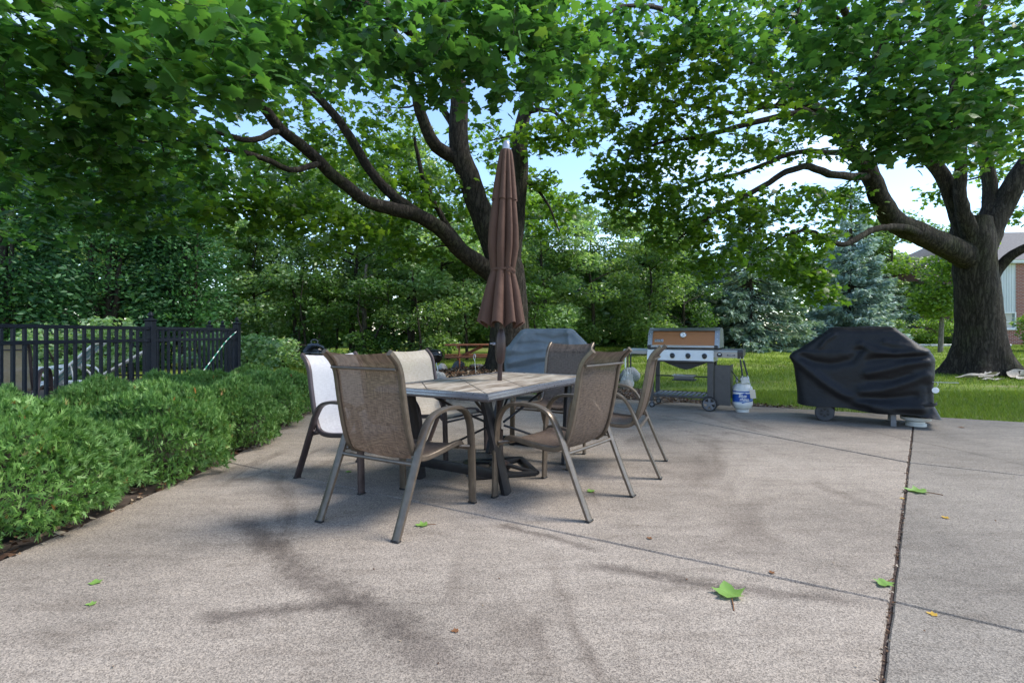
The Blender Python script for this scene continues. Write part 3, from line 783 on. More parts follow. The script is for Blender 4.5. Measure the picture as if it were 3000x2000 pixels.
# --- the maple behind the dining table
T1L = [
    ([(-0.06, 13.0, 0.0), (-0.07, 13.0, 0.5), (-0.08, 13.0, 1.4), (-0.10, 13.0, 2.1), (-0.16, 13.0, 2.75), (-0.33, 13.00, 3.21)], [0.56, 0.53, 0.48, 0.46, 0.44, 0.38]),
    ([(-0.26, 13.00, 2.90), (-0.52, 12.90, 3.49), (-0.79, 12.80, 4.20), (-1.08, 12.70, 4.98), (-1.28, 12.60, 5.62), (-1.35, 12.50, 6.50), (-1.36, 12.40, 7.20), (-1.45, 12.20, 8.08), (-1.60, 12.00, 9.56), (-1.93, 11.60, 11.22)], [0.36, 0.33, 0.29, 0.27, 0.25, 0.22, 0.19, 0.15, 0.11, 0.05]),
    ([(-0.09, 13.05, 2.91), (0.07, 13.10, 3.96), (0.21, 13.20, 5.13), (0.26, 13.20, 5.92), (0.40, 13.30, 6.85), (0.58, 13.30, 7.64), (0.89, 13.40, 8.76), (1.35, 13.50, 10.62), (1.80, 13.50, 12.87)], [0.33, 0.28, 0.24, 0.21, 0.17, 0.14, 0.11, 0.08, 0.03]),
    ([(-0.19, 13.00, 2.38), (-0.66, 12.70, 2.73), (-1.22, 12.20, 3.08), (-1.71, 11.50, 3.58), (-2.07, 11.00, 3.71), (-2.54, 10.60, 3.77), (-2.88, 10.30, 3.81), (-3.33, 9.80, 4.09), (-3.68, 9.20, 4.40), (-3.94, 8.70, 4.60), (-4.05, 8.20, 4.81), (-4.16, 7.70, 5.02), (-4.26, 7.10, 5.21), (-4.33, 6.50, 5.34)], [0.27, 0.23, 0.19, 0.165, 0.15, 0.135, 0.125, 0.11, 0.10, 0.09, 0.078, 0.062, 0.045, 0.025]),
    ([(-2.02, 11.00, 3.69), (-2.45, 10.80, 3.98), (-2.74, 10.60, 4.27), (-3.06, 10.20, 4.83), (-3.36, 9.80, 5.27), (-3.73, 9.40, 5.59), (-4.02, 9.00, 5.83), (-4.31, 8.50, 6.19), (-4.53, 8.00, 6.64)], [0.12, 0.11, 0.10, 0.09, 0.08, 0.065, 0.055, 0.04, 0.02]),
    ([(-1.26, 12.60, 5.37), (-1.64, 12.30, 5.47), (-1.88, 12.00, 5.64), (-2.07, 11.80, 6.20), (-2.20, 11.60, 6.61), (-2.41, 11.30, 7.00), (-2.57, 11.00, 7.69), (-2.76, 10.60, 8.58)], [0.17, 0.16, 0.145, 0.125, 0.105, 0.085, 0.06, 0.03]),
    ([(-1.33, 12.60, 6.00), (-1.64, 12.60, 6.50), (-1.98, 12.50, 7.00), (-2.23, 12.40, 7.53)], [0.10, 0.08, 0.06, 0.035]),
    ([(-1.15, 12.30, 3.20), (-1.58, 12.00, 3.80), (-1.97, 11.70, 4.52), (-2.09, 11.50, 4.92), (-2.15, 11.30, 5.45)], [0.085, 0.07, 0.06, 0.05, 0.03]),
    ([(-3.94, 8.70, 4.58), (-4.15, 8.20, 4.22), (-4.36, 7.70, 4.11), (-4.51, 7.20, 4.07)], [0.055, 0.045, 0.035, 0.015]),
    ([(-3.54, 9.40, 4.23), (-3.86, 8.90, 3.98), (-4.21, 8.30, 3.99), (-4.56, 7.60, 3.88), (-4.95, 7.00, 3.70), (-5.37, 6.60, 3.51)], [0.06, 0.05, 0.042, 0.032, 0.025, 0.012]),
    ([(-1.36, 12.40, 7.04), (-1.39, 11.00, 7.39), (-1.33, 9.50, 7.42), (-1.28, 8.00, 6.96), (-1.32, 6.60, 5.93), (-1.42, 5.60, 4.90)], [0.13, 0.11, 0.09, 0.07, 0.045, 0.02]),
    ([(-1.39, 12.30, 7.48), (-2.45, 10.50, 7.53), (-3.40, 8.50, 6.98), (-3.96, 6.60, 5.93), (-4.14, 5.40, 4.91), (-4.32, 4.80, 4.23)], [0.12, 0.10, 0.08, 0.06, 0.04, 0.015]),
    ([(0.40, 13.30, 6.85), (0.76, 12.60, 6.63), (1.12, 12.00, 6.20), (1.49, 11.80, 5.49)], [0.07, 0.055, 0.04, 0.015]),
    ([(0.21, 13.20, 5.13), (0.61, 13.10, 4.88), (0.95, 13.00, 4.38), (1.20, 12.90, 3.66)], [0.06, 0.045, 0.03, 0.012]),
    ([(0.58, 13.30, 7.64), (0.77, 11.50, 7.83), (0.89, 9.50, 7.55), (0.70, 7.50, 6.39), (0.41, 6.20, 5.23)], [0.10, 0.085, 0.065, 0.04, 0.015]),
]
def pad(p, rx, ry, rz, n): return (*p, rx, ry, rz, n)
T1P = [
    pad((-4.60, 5.00, 4.06), 1.3, 1.1, .45, 93), pad((-4.21, 5.40, 4.40), 1.1, 1.0, .4, 79), pad((-2.46, 4.20, 3.38), .62, .55, .3, 40), pad((-2.37, 4.80, 4.04), .9, .8, .35, 51),
    pad((-3.89, 5.40, 3.83), 1.1, 1.0, .4, 86), pad((-5.11, 5.60, 3.78), 1.3, 1.1, .5, 93), pad((-5.04, 6.30, 3.61), 1.3, 1.0, .45, 93), pad((-6.20, 6.60, 3.51), 1.3, 1.0, .5, 86),
    pad((-5.10, 7.80, 4.63), 1.0, 1.0, .4, 45), pad((-4.90, 7.20, 3.54), 1.1, 1.0, .45, 86), pad((-6.59, 7.60, 3.22), 1.2, 1.0, .45, 79), pad((-6.19, 8.00, 3.17), 1.0, .9, .4, 64),
    pad((-5.16, 9.00, 3.61), 1.0, 1.0, .4, 64), pad((-4.93, 10.00, 3.49), 1.0, .9, .38, 80), pad((-4.46, 10.80, 3.97), .9, .9, .35, 60), pad((-3.74, 10.40, 3.30), 1.0, .9, .4, 90),
    pad((-4.38, 10.60, 5.68), 1.0, 1.0, .45, 75), pad((-4.10, 7.60, 5.24), .9, .9, .35, 34), pad((-2.46, 6.60, 4.83), 1.0, .9, .4, 57), pad((-1.32, 5.20, 4.21), .85, .8, .32, 48),
    pad((-3.07, 9.60, 6.27), .9, .9, .4, 31), pad((-3.20, 12.00, 5.56), .9, .8, .4, 55), pad((-2.99, 11.80, 6.35), .9, .8, .4, 40), pad((-3.66, 11.20, 4.82), .8, .8, .35, 45),
    pad((-0.84, 6.00, 4.65), 1.0, .9, .38, 57), pad((-0.30, 5.60, 4.04), .8, .8, .3, 45), pad((-0.08, 5.80, 4.69), .9, .8, .35, 51), pad((0.58, 6.20, 4.85), .9, .9, .35, 51), pad((-0.97, 8.60, 5.85), .7, .7, .3, 22),
    pad((0.47, 7.00, 4.78), .9, .8, .35, 45), pad((1.34, 10.60, 6.24), .9, .8, .4, 56), pad((1.28, 12.00, 5.88), .9, .8, .35, 75), pad((0.58, 12.40, 5.88), .6, .6, .3, 40),
    pad((0.78, 13.00, 5.07), .45, .45, .25, 30), pad((-0.75, 14.00, 6.31), 1.0, .9, .5, 60), pad((-2.30, 11.50, 4.30), .9, .8, .35, 60), pad((-2.96, 11.40, 3.52), .9, .8, .35, 60), pad((-1.82, 13.00, 4.72), 1.0, .9, .5, 60),
    pad((-2.15, 12.40, 3.07), .8, .7, .3, 50), pad((-0.95, 14.20, 4.30), 1.2, 1.0, .5, 70), pad((0.58, 14.40, 4.34), 1.1, .9, .45, 75), pad((-0.20, 15.00, 5.28), 1.2, 1, .6, 60), pad((1.31, 14.00, 4.63), .6, .6, .3, 35),
    pad((-8.09, 8.20, 3.06), 1.0, .9, .4, 57), pad((-6.13, 9.20, 3.30), .9, .9, .35, 50), pad((-2.13, 10.00, 6.49), .9, .9, .4, 48), pad((-4.93, 10.00, 4.49), .8, .8, .3, 45),
    # upper crown, above the picture: keeps the sun off the patio
    (-4, 9, 7.8, 2.2, 2.0, .7, 60), (-0.5, 9.5, 8.4, 2.4, 2.0, .8, 70), (2.4, 10.5, 8.4, 2.2, 2.0, .8, 80), (-5, 12, 9.0, 2.6, 2.4, .9, 60), (0, 12.5, 10.5, 3.0, 2.6, 1.0, 80), (3.4, 13, 9.6, 2.4, 2.2, .9, 80),
]
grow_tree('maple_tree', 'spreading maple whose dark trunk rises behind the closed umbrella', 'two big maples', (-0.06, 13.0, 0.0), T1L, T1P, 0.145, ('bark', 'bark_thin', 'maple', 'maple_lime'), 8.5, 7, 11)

# --- the big maple at the right
gB = 0.0
T2L = [
    ([(12.17, 13.30, 0.05), (12.17, 13.30, 0.46), (12.17, 13.30, 1.26), (12.11, 13.30, 2.15), (12.04, 13.30, 2.94), (11.97, 13.30, 3.65), (11.97, 13.30, 4.10)], [0.62, 0.56, 0.50, 0.47, 0.45, 0.46, 0.40]),
    ([(11.93, 13.25, 2.98), (11.35, 13.10, 3.22), (10.41, 12.90, 3.53), (9.57, 12.70, 3.78), (8.97, 12.40, 4.22), (8.43, 12.10, 4.88), (7.71, 11.80, 5.45), (7.05, 11.50, 5.88), (6.14, 11.10, 6.27), (5.44, 10.80, 6.52), (4.46, 10.30, 6.79), (3.59, 9.80, 7.10)], [0.34, 0.30, 0.27, 0.25, 0.22, 0.19, 0.165, 0.15, 0.115, 0.09, 0.06, 0.03]),
    ([(11.90, 13.30, 3.39), (11.44, 13.30, 4.54), (10.96, 13.20, 5.31), (10.31, 13.00, 5.85), (9.41, 12.60, 6.46), (8.62, 12.20, 7.27), (7.87, 11.80, 8.09)], [0.26, 0.19, 0.165, 0.15, 0.12, 0.09, 0.05]),
    ([(11.79, 13.10, 3.53), (11.33, 12.90, 4.35), (11.20, 12.80, 5.18), (10.88, 12.50, 6.08), (10.41, 12.20, 7.59), (9.91, 11.80, 8.79)], [0.22, 0.15, 0.13, 0.11, 0.08, 0.05]),
    ([(12.18, 13.35, 3.57), (12.58, 13.50, 4.68), (12.51, 13.60, 5.98), (12.48, 13.70, 7.29), (12.53, 13.80, 8.99), (12.42, 13.80, 10.83)], [0.24, 0.17, 0.15, 0.13, 0.10, 0.05]),
    ([(12.24, 13.30, 3.39), (12.59, 13.30, 4.10), (12.98, 13.20, 4.95), (13.36, 13.10, 5.71), (13.85, 12.90, 6.67), (14.28, 12.60, 8.06)], [0.31, 0.27, 0.24, 0.2, 0.15, 0.08]),
    ([(12.37, 13.30, 2.41), (12.54, 13.20, 2.75), (12.74, 13.00, 3.12), (12.95, 12.70, 3.33), (13.37, 12.30, 3.71)], [0.16, 0.13, 0.11, 0.09, 0.05]),
    ([(8.43, 12.10, 4.83), (7.35, 11.60, 4.70), (6.55, 11.30, 4.78), (6.07, 11.10, 4.66), (5.33, 10.80, 4.25), (4.59, 10.60, 3.84), (3.88, 10.40, 3.37), (3.36, 10.30, 3.01)], [0.10, 0.085, 0.075, 0.068, 0.058, 0.045, 0.03, 0.012]),
    ([(10.66, 12.90, 3.49), (9.59, 12.40, 3.66), (8.72, 12.00, 3.60), (8.03, 11.70, 3.36), (7.51, 11.50, 3.14), (7.01, 11.30, 3.19), (6.44, 11.10, 3.36), (5.87, 11.00, 3.21), (5.35, 11.00, 2.85)], [0.11, 0.09, 0.078, 0.07, 0.06, 0.05, 0.04, 0.026, 0.012]),
    ([(7.39, 11.60, 5.61), (6.65, 11.20, 5.83), (5.76, 10.80, 5.71), (4.78, 10.40, 5.35), (3.77, 10.10, 4.96), (2.84, 9.90, 4.75), (2.22, 9.80, 4.42)], [0.09, 0.075, 0.065, 0.055, 0.042, 0.028, 0.012]),
    ([(7.93, 11.90, 5.29), (7.05, 11.50, 5.19), (6.07, 11.10, 4.97), (5.04, 10.80, 4.54), (4.10, 10.60, 4.27), (3.22, 10.50, 4.03)], [0.075, 0.06, 0.05, 0.04, 0.028, 0.012]),
    ([(7.05, 11.50, 5.85), (6.09, 11.00, 6.00), (5.30, 10.60, 5.82), (4.49, 10.20, 5.51), (3.59, 9.80, 5.46), (2.51, 9.40, 5.41), (1.86, 9.30, 5.12)], [0.07, 0.06, 0.05, 0.04, 0.03, 0.022, 0.01]),
    ([(8.62, 12.20, 7.27), (6.86, 10.50, 7.53), (5.28, 8.80, 7.19), (4.24, 7.40, 6.02), (3.76, 6.80, 5.17)], [0.085, 0.07, 0.055, 0.035, 0.012]),
    ([(10.41, 12.20, 7.59), (8.46, 10.40, 7.74), (6.65, 8.60, 6.82), (5.28, 7.20, 5.41), (4.66, 6.60, 4.52)], [0.08, 0.068, 0.055, 0.038, 0.012]),
    ([(12.53, 13.80, 8.99), (10.58, 11.50, 8.44), (8.34, 9.20, 6.85), (6.69, 7.60, 5.35), (5.80, 6.80, 4.26)], [0.09, 0.075, 0.055, 0.038, 0.012]),
    ([(4.46, 10.30, 6.79), (3.07, 9.20, 6.73), (1.96, 8.40, 6.46), (1.39, 8.00, 6.00)], [0.055, 0.045, 0.03, 0.012]),
    ([(7.87, 11.80, 8.09), (5.30, 10.60, 8.58), (3.13, 9.40, 8.23), (2.01, 8.60, 7.40)], [0.05, 0.045, 0.03, 0.012]),
]
T2P = [
    pad((4.51, 6.50, 4.34), 1.0, .9, .45, 68), pad((5.16, 6.50, 4.04), 1.0, .9, .5, 74), pad((4.91, 6.40, 3.63), .75, .7, .28, 64), pad((5.81, 6.70, 3.86), .7, .6, .3, 50), pad((4.17, 6.80, 5.08), 1.0, .9, .4, 63), pad((5.13, 7.00, 5.24), 1.0, .9, .4, 57), pad((6.24, 7.20, 4.98), 1.0, .9, .5, 63),
    pad((7.82, 8.20, 4.64), 1.0, .9, .5, 64), pad((8.12, 8.40, 5.96), 1.0, .9, .45, 51), pad((8.64, 9.00, 4.39), .7, .7, .3, 39), pad((5.51, 8.80, 5.08), .8, .8, .35, 40),
    pad((4.37, 8.40, 5.62), 1.0, .9, .42, 54), pad((3.39, 8.20, 5.95), 1.0, .9, .42, 57), pad((2.35, 8.20, 5.95), 1.0, .9, .42, 57), pad((1.70, 8.80, 5.72), .9, .9, .42, 51), pad((2.76, 9.00, 5.59), .95, .9, .42, 54), pad((3.80, 9.20, 5.57), .9, .9, .4, 48),
    pad((2.19, 9.40, 5.10), .9, .85, .42, 64), pad((3.40, 10.00, 5.09), .9, .9, .42, 75), pad((2.18, 9.90, 4.58), .8, .75, .38, 54), pad((1.95, 10.10, 4.05), .5, .5, .28, 45), pad((2.98, 10.40, 4.41), .9, .8, .4, 75), pad((2.77, 10.40, 3.72), .8, .7, .36, 75),
    pad((3.89, 10.60, 3.91), .9, .8, .4, 75), pad((3.40, 10.40, 3.10), .7, .6, .3, 65), pad((4.17, 10.60, 2.64), .55, .5, .28, 50), pad((4.61, 10.80, 3.39), .8, .7, .36, 70), pad((4.81, 10.60, 4.97), .8, .7, .36, 50), pad((5.57, 11.00, 3.80), .8, .7, .36, 60),
    pad((5.62, 11.10, 2.86), .75, .65, .34, 65), pad((6.35, 11.20, 2.43), .6, .55, .3, 60), pad((6.69, 11.40, 3.21), .6, .6, .3, 50), pad((6.81, 11.60, 4.10), .7, .6, .32, 45), pad((6.20, 11.20, 5.27), .6, .6, .28, 30), pad((8.33, 12.50, 4.08), .5, .5, .25, 25), pad((6.87, 11.20, 1.98), .35, .35, .2, 25),
    pad((7.94, 12.40, 4.56), .5, .5, .25, 25), pad((8.36, 11.00, 6.73), 1.0, 1.0, .5, 48), pad((11.99, 14.50, 5.14), .5, .6, .3, 20), pad((14.11, 14.50, 4.75), .9, .8, .45, 50), pad((12.41, 14.00, 7.15), 1.1, 1.0, .5, 50), pad((14.60, 15.00, 6.08), 1, 1, .5, 50),
    pad((4.80, 9.60, 6.98), 1.0, 1.0, .45, 45), pad((2.96, 8.70, 5.79), .8, .8, .35, 40), pad((5.64, 10.20, 6.12), .8, .8, .35, 40), pad((6.59, 9.50, 4.82), .6, .6, .3, 28),
    # upper crown, unseen above the picture: pads added to shade patio and lawn
    (7, 10, 8.4, 2.2, 2.0, .8, 90), (10, 11, 9.4, 2.6, 2.2, .9, 90), (12, 13.5, 11.0, 3.0, 3.0, 1.0, 90), (15.5, 13, 9.5, 2.6, 2.6, 1.0, 80), (12.5, 9.5, 8.2, 2.4, 2.0, .8, 80), (6.5, 13, 9.0, 2.2, 2.0, .8, 70), (14.5, 8.0, 7.4, 2.0, 1.8, .7, 100), (6.2, 6.4, 6.4, 1.5, 1.3, .5, 110), (8.6, 7.0, 7.0, 1.6, 1.4, .5, 110), (7.4, 8.2, 7.8, 1.6, 1.4, .5, 90), (16.5, 10.5, 7.8, 2.2, 2.0, .8, 100), (17.5, 13.5, 8.4, 2.2, 2.2, .9, 90), (13.5, 6.2, 6.8, 1.8, 1.5, .6, 90), (11.5, 7.6, 7.4, 1.8, 1.6, .6, 80), (16, 8.2, 9.5, 2.2, 2.0, .8, 80),
]
b2 = (12.17, 13.30, 0.05)
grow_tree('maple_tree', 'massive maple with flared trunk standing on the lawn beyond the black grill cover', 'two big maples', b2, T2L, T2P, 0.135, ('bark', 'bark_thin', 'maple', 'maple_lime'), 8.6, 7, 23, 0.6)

# --- woodland behind
def bush_tree(name, label, cat, group, x, y, h, rx, ry, crown_z, n, leaf, mat, seed, trunk_r=0.08, bark='bark_thin', clumps=26, stems=1, wide=0.55, wedge=False, lean=(0, 0), droop=0.35):
    g = np.random.default_rng(seed); z0 = float(gz(x, y))
    root = empty(name, (x, y, z0)); tag(root, label, cat, group)
    tb = Tubes(); C = []
    top = h; bot = crown_z
    cl = []
    for i in range(clumps):
        t = g.uniform(0, 1); zz = bot + (top - bot) * t
        w = math.sin(math.pi * min(1, 0.18 + 0.8 * (1 - t))) ** 0.7 if not wedge else (1 - t) ** 0.7 * 0.95 + 0.1
        a = g.uniform(0, 2 * math.pi); q = math.sqrt(g.uniform(0.1, 1))
        cl.append((lean[0] * t + rx * w * q * math.cos(a), lean[1] * t + ry * w * q * math.sin(a), zz))
    for s in range(stems):
        a = 2 * math.pi * s / stems + g.uniform(0, 1); off = 0.0 if stems == 1 else 0.3
        p = [(off * math.cos(a), off * math.sin(a), -0.1), (off * 1.3 * math.cos(a) + g.normal(0, .08), off * 1.3 * math.sin(a) + g.normal(0, .08), h * 0.3), (off * 2 * math.cos(a) + lean[0] * .5 + g.normal(0, .12), off * 2 * math.sin(a) + lean[1] * .5, h * 0.6), (lean[0] + off * 2.5 * math.cos(a), lean[1] + off * 2.5 * math.sin(a), h * 0.92)]
        pp, rr = spline(p, 0.3, [trunk_r, trunk_r * .8, trunk_r * .5, trunk_r * .15]); tb.add(pp, rr[:, 0], 8)
        if s == 0: axis = pp
    per = n // clumps
    for c in cl:
        k = axis[np.argmin(np.abs(axis[:, 2] - max(c[2] - 0.35 * math.hypot(c[0], c[1]), h * 0.15)))]
        mid = (k + np.array(c)) / 2 + np.array([0, 0, 0.1]); t = np.linspace(0, 1, 6)[:, None]
        tb.add((1 - t) ** 2 * k + 2 * t * (1 - t) * mid + t ** 2 * np.array(c), np.linspace(trunk_r * .35, 0.006, 6), 4)
        rad = wide * (0.7 + 0.6 * g.uniform())
        C.append(ellipsoid_points(per, c, (rad * rx * .55 + .2, rad * ry * .55 + .2, rad * 0.75 * min(1.2, .35 + .12 * h)), g, 0.5))
    link('trunk', tb.mesh('trunk'), M[bark], root)
    C = np.concatenate(C); C = C[C[:, 2] > 0.05]
    X, Y, Z = rand_basis(len(C), 0.4, droop, g)
    V, F = quad_leaves(C, X, Y, Z, leaf * g.uniform(0.6, 1.35, len(C)), 0.62)
    link('crown', np_mesh('crown', V, F), M[mat], root)
    return root

WG = 'trees of the wood behind the lawn'
WOODS = [
    # x, y, h, rx, ry, crown_z, n, leaf, mat, trunk_r, label
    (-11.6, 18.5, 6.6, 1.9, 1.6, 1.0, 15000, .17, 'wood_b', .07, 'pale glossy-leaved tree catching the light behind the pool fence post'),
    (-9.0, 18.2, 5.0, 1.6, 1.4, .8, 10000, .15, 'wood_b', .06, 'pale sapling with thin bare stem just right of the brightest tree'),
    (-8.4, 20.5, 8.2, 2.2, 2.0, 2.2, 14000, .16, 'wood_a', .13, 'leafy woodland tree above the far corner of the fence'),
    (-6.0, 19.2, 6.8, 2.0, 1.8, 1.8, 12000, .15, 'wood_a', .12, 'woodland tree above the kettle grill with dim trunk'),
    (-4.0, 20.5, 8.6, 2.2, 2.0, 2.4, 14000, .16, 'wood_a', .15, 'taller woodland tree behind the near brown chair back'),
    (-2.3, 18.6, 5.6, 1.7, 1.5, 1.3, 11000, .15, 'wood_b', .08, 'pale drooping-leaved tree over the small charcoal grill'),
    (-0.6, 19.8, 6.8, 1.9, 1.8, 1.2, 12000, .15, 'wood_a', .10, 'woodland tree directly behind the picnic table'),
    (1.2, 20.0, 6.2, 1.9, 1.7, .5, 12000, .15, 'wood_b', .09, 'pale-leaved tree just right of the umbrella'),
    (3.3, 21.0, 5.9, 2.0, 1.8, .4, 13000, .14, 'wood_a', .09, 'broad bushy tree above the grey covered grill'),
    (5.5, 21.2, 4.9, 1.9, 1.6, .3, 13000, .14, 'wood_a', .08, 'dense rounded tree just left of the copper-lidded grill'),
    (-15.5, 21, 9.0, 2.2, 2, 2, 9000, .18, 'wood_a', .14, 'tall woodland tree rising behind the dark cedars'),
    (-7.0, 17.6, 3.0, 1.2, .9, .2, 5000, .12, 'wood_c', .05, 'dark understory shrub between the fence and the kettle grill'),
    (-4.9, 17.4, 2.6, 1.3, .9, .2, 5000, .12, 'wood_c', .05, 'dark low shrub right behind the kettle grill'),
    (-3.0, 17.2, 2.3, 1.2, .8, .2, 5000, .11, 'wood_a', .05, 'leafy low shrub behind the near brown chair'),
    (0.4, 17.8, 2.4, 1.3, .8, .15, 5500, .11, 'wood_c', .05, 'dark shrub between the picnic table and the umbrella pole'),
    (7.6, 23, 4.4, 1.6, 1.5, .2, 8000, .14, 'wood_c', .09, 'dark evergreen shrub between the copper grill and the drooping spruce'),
    (24.5, 33, 7.6, 2.4, 2.2, 2, 9000, .22, 'wood_a', .14, 'sunlit tree behind the young lawn tree'),
    (21.0, 34, 6.8, 2.2, 2.0, 1, 8000, .2, 'wood_c', .14, 'dark tree between the blue spruce and the young lawn tree'),
    (7.0, 27, 7.0, 2.6, 2.2, .6, 9000, .2, 'wood_a', .14, 'tree behind the left side of the drooping spruce'),
]
for i, (x, y, h, rx, ry, cz, n, lf, mt, tr, lab) in enumerate(WOODS):
    bush_tree('woodland_tree', lab, 'tree', WG, x, y, h, rx, ry, cz, n, lf, mt, 100 + i, tr, 'bark_thin', 30 if h > 4 else 16, 1 if h > 4 else 3)

# bare understory stems of the wood
def stem(x, y, h, r, lean, seed, label):
    g = np.random.default_rng(seed); z0 = float(gz(x, y)); root = empty('bare_sapling', (x, y, z0)); tag(root, label, 'sapling', 'bare stems in the shade of the wood')
    tb = Tubes(); p = [(0, 0, -.1), (lean * .3, 0, h * .35), (lean * .6 + g.normal(0, .08), 0, h * .7), (lean, 0, h)]
    pp, rr = spline(p, .3, [r, r * .85, r * .65, r * .4]); tb.add(pp, rr[:, 0], 8)
    for k in range(5):
        q = pp[int(len(pp) * g.uniform(.3, .95))]; a = g.uniform(0, 6.28); L = g.uniform(.4, 1.0)
        tb.add([q, q + np.array([math.cos(a) * L * .5, math.sin(a) * L * .5, L * .25]), q + np.array([math.cos(a) * L, math.sin(a) * L, L * .35])], [r * .3, r * .2, .006], 5)
    link('trunk', tb.mesh('trunk'), M['bark_pale' if seed % 3 == 0 else 'bark_thin'], root)
for i, (x, y, h, r, ln, lb) in enumerate([
    (-10.4, 17.3, 2.9, .035, .15, 'thin pale bare stem rising behind the middle of the fence'), (-7.7, 18.3, 3.2, .09, -.2, 'dark straight stem right of the fence corner'), (-6.5, 18.9, 3.0, .05, .2, 'slim leaning stem left of the kettle grill'),
    (-5.3, 18.3, 3.4, .11, .1, 'thick dark stem above the kettle grill handle'), (-4.3, 18.9, 3.0, .06, -.3, 'leaning stem right of the kettle grill'), (-3.6, 18.1, 3.2, .10, .05, 'upright stem over the left brown chair back'),
    (-2.9, 19.0, 3.2, .05, .35, 'slim slanting stem over the brown chair back'), (-1.6, 18.3, 2.9, .06, -.15, 'short stem left of the picnic table'), (-0.2, 19.0, 3.0, .05, .25, 'slanting stem beside the umbrella skirt')]):
    stem(x, y, h, r, ln, 300 + i, lb)

# tall cedars at the left
def cedar(x, y, h, r, n, seed, label):
    g = np.random.default_rng(seed); z0 = float(gz(x, y)); root = empty('cedar_tree', (x, y, z0)); tag(root, label, 'tree', 'dark cedars behind the pool fence')
    tb = Tubes(); pp, rr = spline([(0, 0, -.1), (.05, .02, h * .4), (-.05, 0, h * .8), (0, 0, h)], .4, [.16, .12, .06, .01]); tb.add(pp, rr[:, 0], 9)
    for s in (-1, 1):
        p2, r2 = spline([(0.02 * s, 0, .4), (.35 * s, -.1, h * .3), (.45 * s, -.1, h * .6)], .4, [.1, .07, .02]); tb.add(p2, r2[:, 0], 7)
    C = []; D = []
    K = 230
    for i in range(K):
        t = g.uniform(0.0, 1); zz = .25 + (h - .3) * t; a = g.uniform(0, 6.283); w = r * (1 - t ** 1.6) ** .6 * g.uniform(.72, 1.08)
        c = np.array([w * math.cos(a), w * math.sin(a), zz]); k = n // K
        u = g.uniform(.35, 1, k)[:, None]; q = np.array([0, 0, zz - .25 * w]) * (1 - u) + c * u + g.normal(0, .16, (k, 3)) * (0.6 + u); C.append(q)
        D.append(np.tile([math.cos(a), math.sin(a), .15], (k, 1)) + g.normal(0, .45, (k, 3)))
        if i % 2 == 0: tb.add([np.array([0, 0, zz - .25 * w]), c * .6 + np.array([0, 0, .35 * zz - .05]), c], [.022, .014, .005], 4)
    link('trunk', tb.mesh('trunk'), M['bark_thin'], root)
    C = np.concatenate(C); Y = np.concatenate(D); Y /= np.linalg.norm(Y, axis=1)[:, None]
    Z = g.normal(0, 1, Y.shape); Z -= Y * (Z * Y).sum(1)[:, None]; Z /= np.linalg.norm(Z, axis=1)[:, None]; X = np.cross(Y, Z)
    V, F = quad_leaves(C, X, Y, Z, .15 * g.uniform(.6, 1.3, len(C)), .5)
    link('crown', np_mesh('crown', V, F), M['cedar'], root)
for i, a in enumerate([(-13.6, 13.6, 7.2, 1.7, 20000, 'dark cedar at the far left edge behind the fence'), (-11.2, 14.2, 7.8, 1.65, 20000, 'dark cedar with forked trunk behind the tan chair'), (-9.6, 15.0, 6.6, 1.15, 15000, 'narrow dark cedar nearest the pale glossy tree')]):
    cedar(*a[:5], 400 + i, a[5])

# spruces
def spruce(x, y, h, r, n, mat, seed, label, droop=.35, skirt=0.25):
    g = np.random.default_rng(seed); z0 = float(gz(x, y)); root = empty('spruce_tree', (x, y, z0)); tag(root, label, 'tree', 'spruces beyond the lawn')
    tb = Tubes(); tb.add([(0, 0, -.1), (0, 0, h * .5), (0, 0, h)], [.2, .12, .01], 9)
    C, D = [], []
    levels = int(h / .33); tot = 0; brs = []
    for i in range(levels):
        t = i / levels; zz = skirt + (h - skirt - .05) * t; w = r * (1 - t) ** .85 + .08
        for b in range(max(5, int(15 * (1 - t)))):
            brs.append((zz + g.normal(0, .1), g.uniform(0, 6.283), w * g.uniform(.7, 1.12)))
    tl = sum(b[2] for b in brs)
    for zz, a, w in brs:
        d = np.array([math.cos(a), math.sin(a), 0]); u = np.linspace(0, 1, 6)[:, None]
        path = np.array([0, 0, zz]) + d * w * u + np.array([0, 0, 1]) * (-droop * w * u + .22 * w * u ** 2.5)
        path[:, 2] = np.maximum(path[:, 2], .05); tb.add(path, np.linspace(.03, .006, 6), 4)
        k = max(6, int(n * w / tl)); tt = .18 + .82 * g.uniform(0, 1, k) ** .6
        q = np.array([0, 0, zz]) + d * (w * tt)[:, None] + np.array([0, 0, 1]) * (-droop * w * tt + .22 * w * tt ** 2.5)[:, None]
        side = np.array([-d[1], d[0], 0]); sw = g.normal(0, .16, k) * (1.15 - tt) * min(1.6, w + .3)
        q = q + side * sw[:, None]; q[:, 2] += -np.abs(g.normal(0, .09, k)) - .25 * np.abs(sw); q[:, 2] = np.maximum(q[:, 2], .04)
        C.append(q); D.append(d[None] * .8 + side[None] * np.sign(sw)[:, None] * .5 + np.column_stack([g.normal(0, .25, k), g.normal(0, .25, k), g.normal(-.35, .35, k)]))
    link('trunk', tb.mesh('trunk'), M['bark_thin'], root)
    C = np.concatenate(C); Y = np.concatenate(D); Y /= np.linalg.norm(Y, axis=1)[:, None]
    Z = g.normal(0, .6, Y.shape) + np.array([0, 0, .6]); Z -= Y * (Z * Y).sum(1)[:, None]; Z /= np.linalg.norm(Z, axis=1)[:, None]; X = np.cross(Y, Z)
    V, F = quad_leaves(C, X, Y, Z, .26 * g.uniform(.6, 1.3, len(C)), .34, .16)
    link('crown', np_mesh('crown', V, F), M[mat], root)
spruce(11.6, 25.0, 7.6, 3.5, 30000, 'spruce', 501, 'broad drooping grey-green spruce behind the lawn', .5, .5)
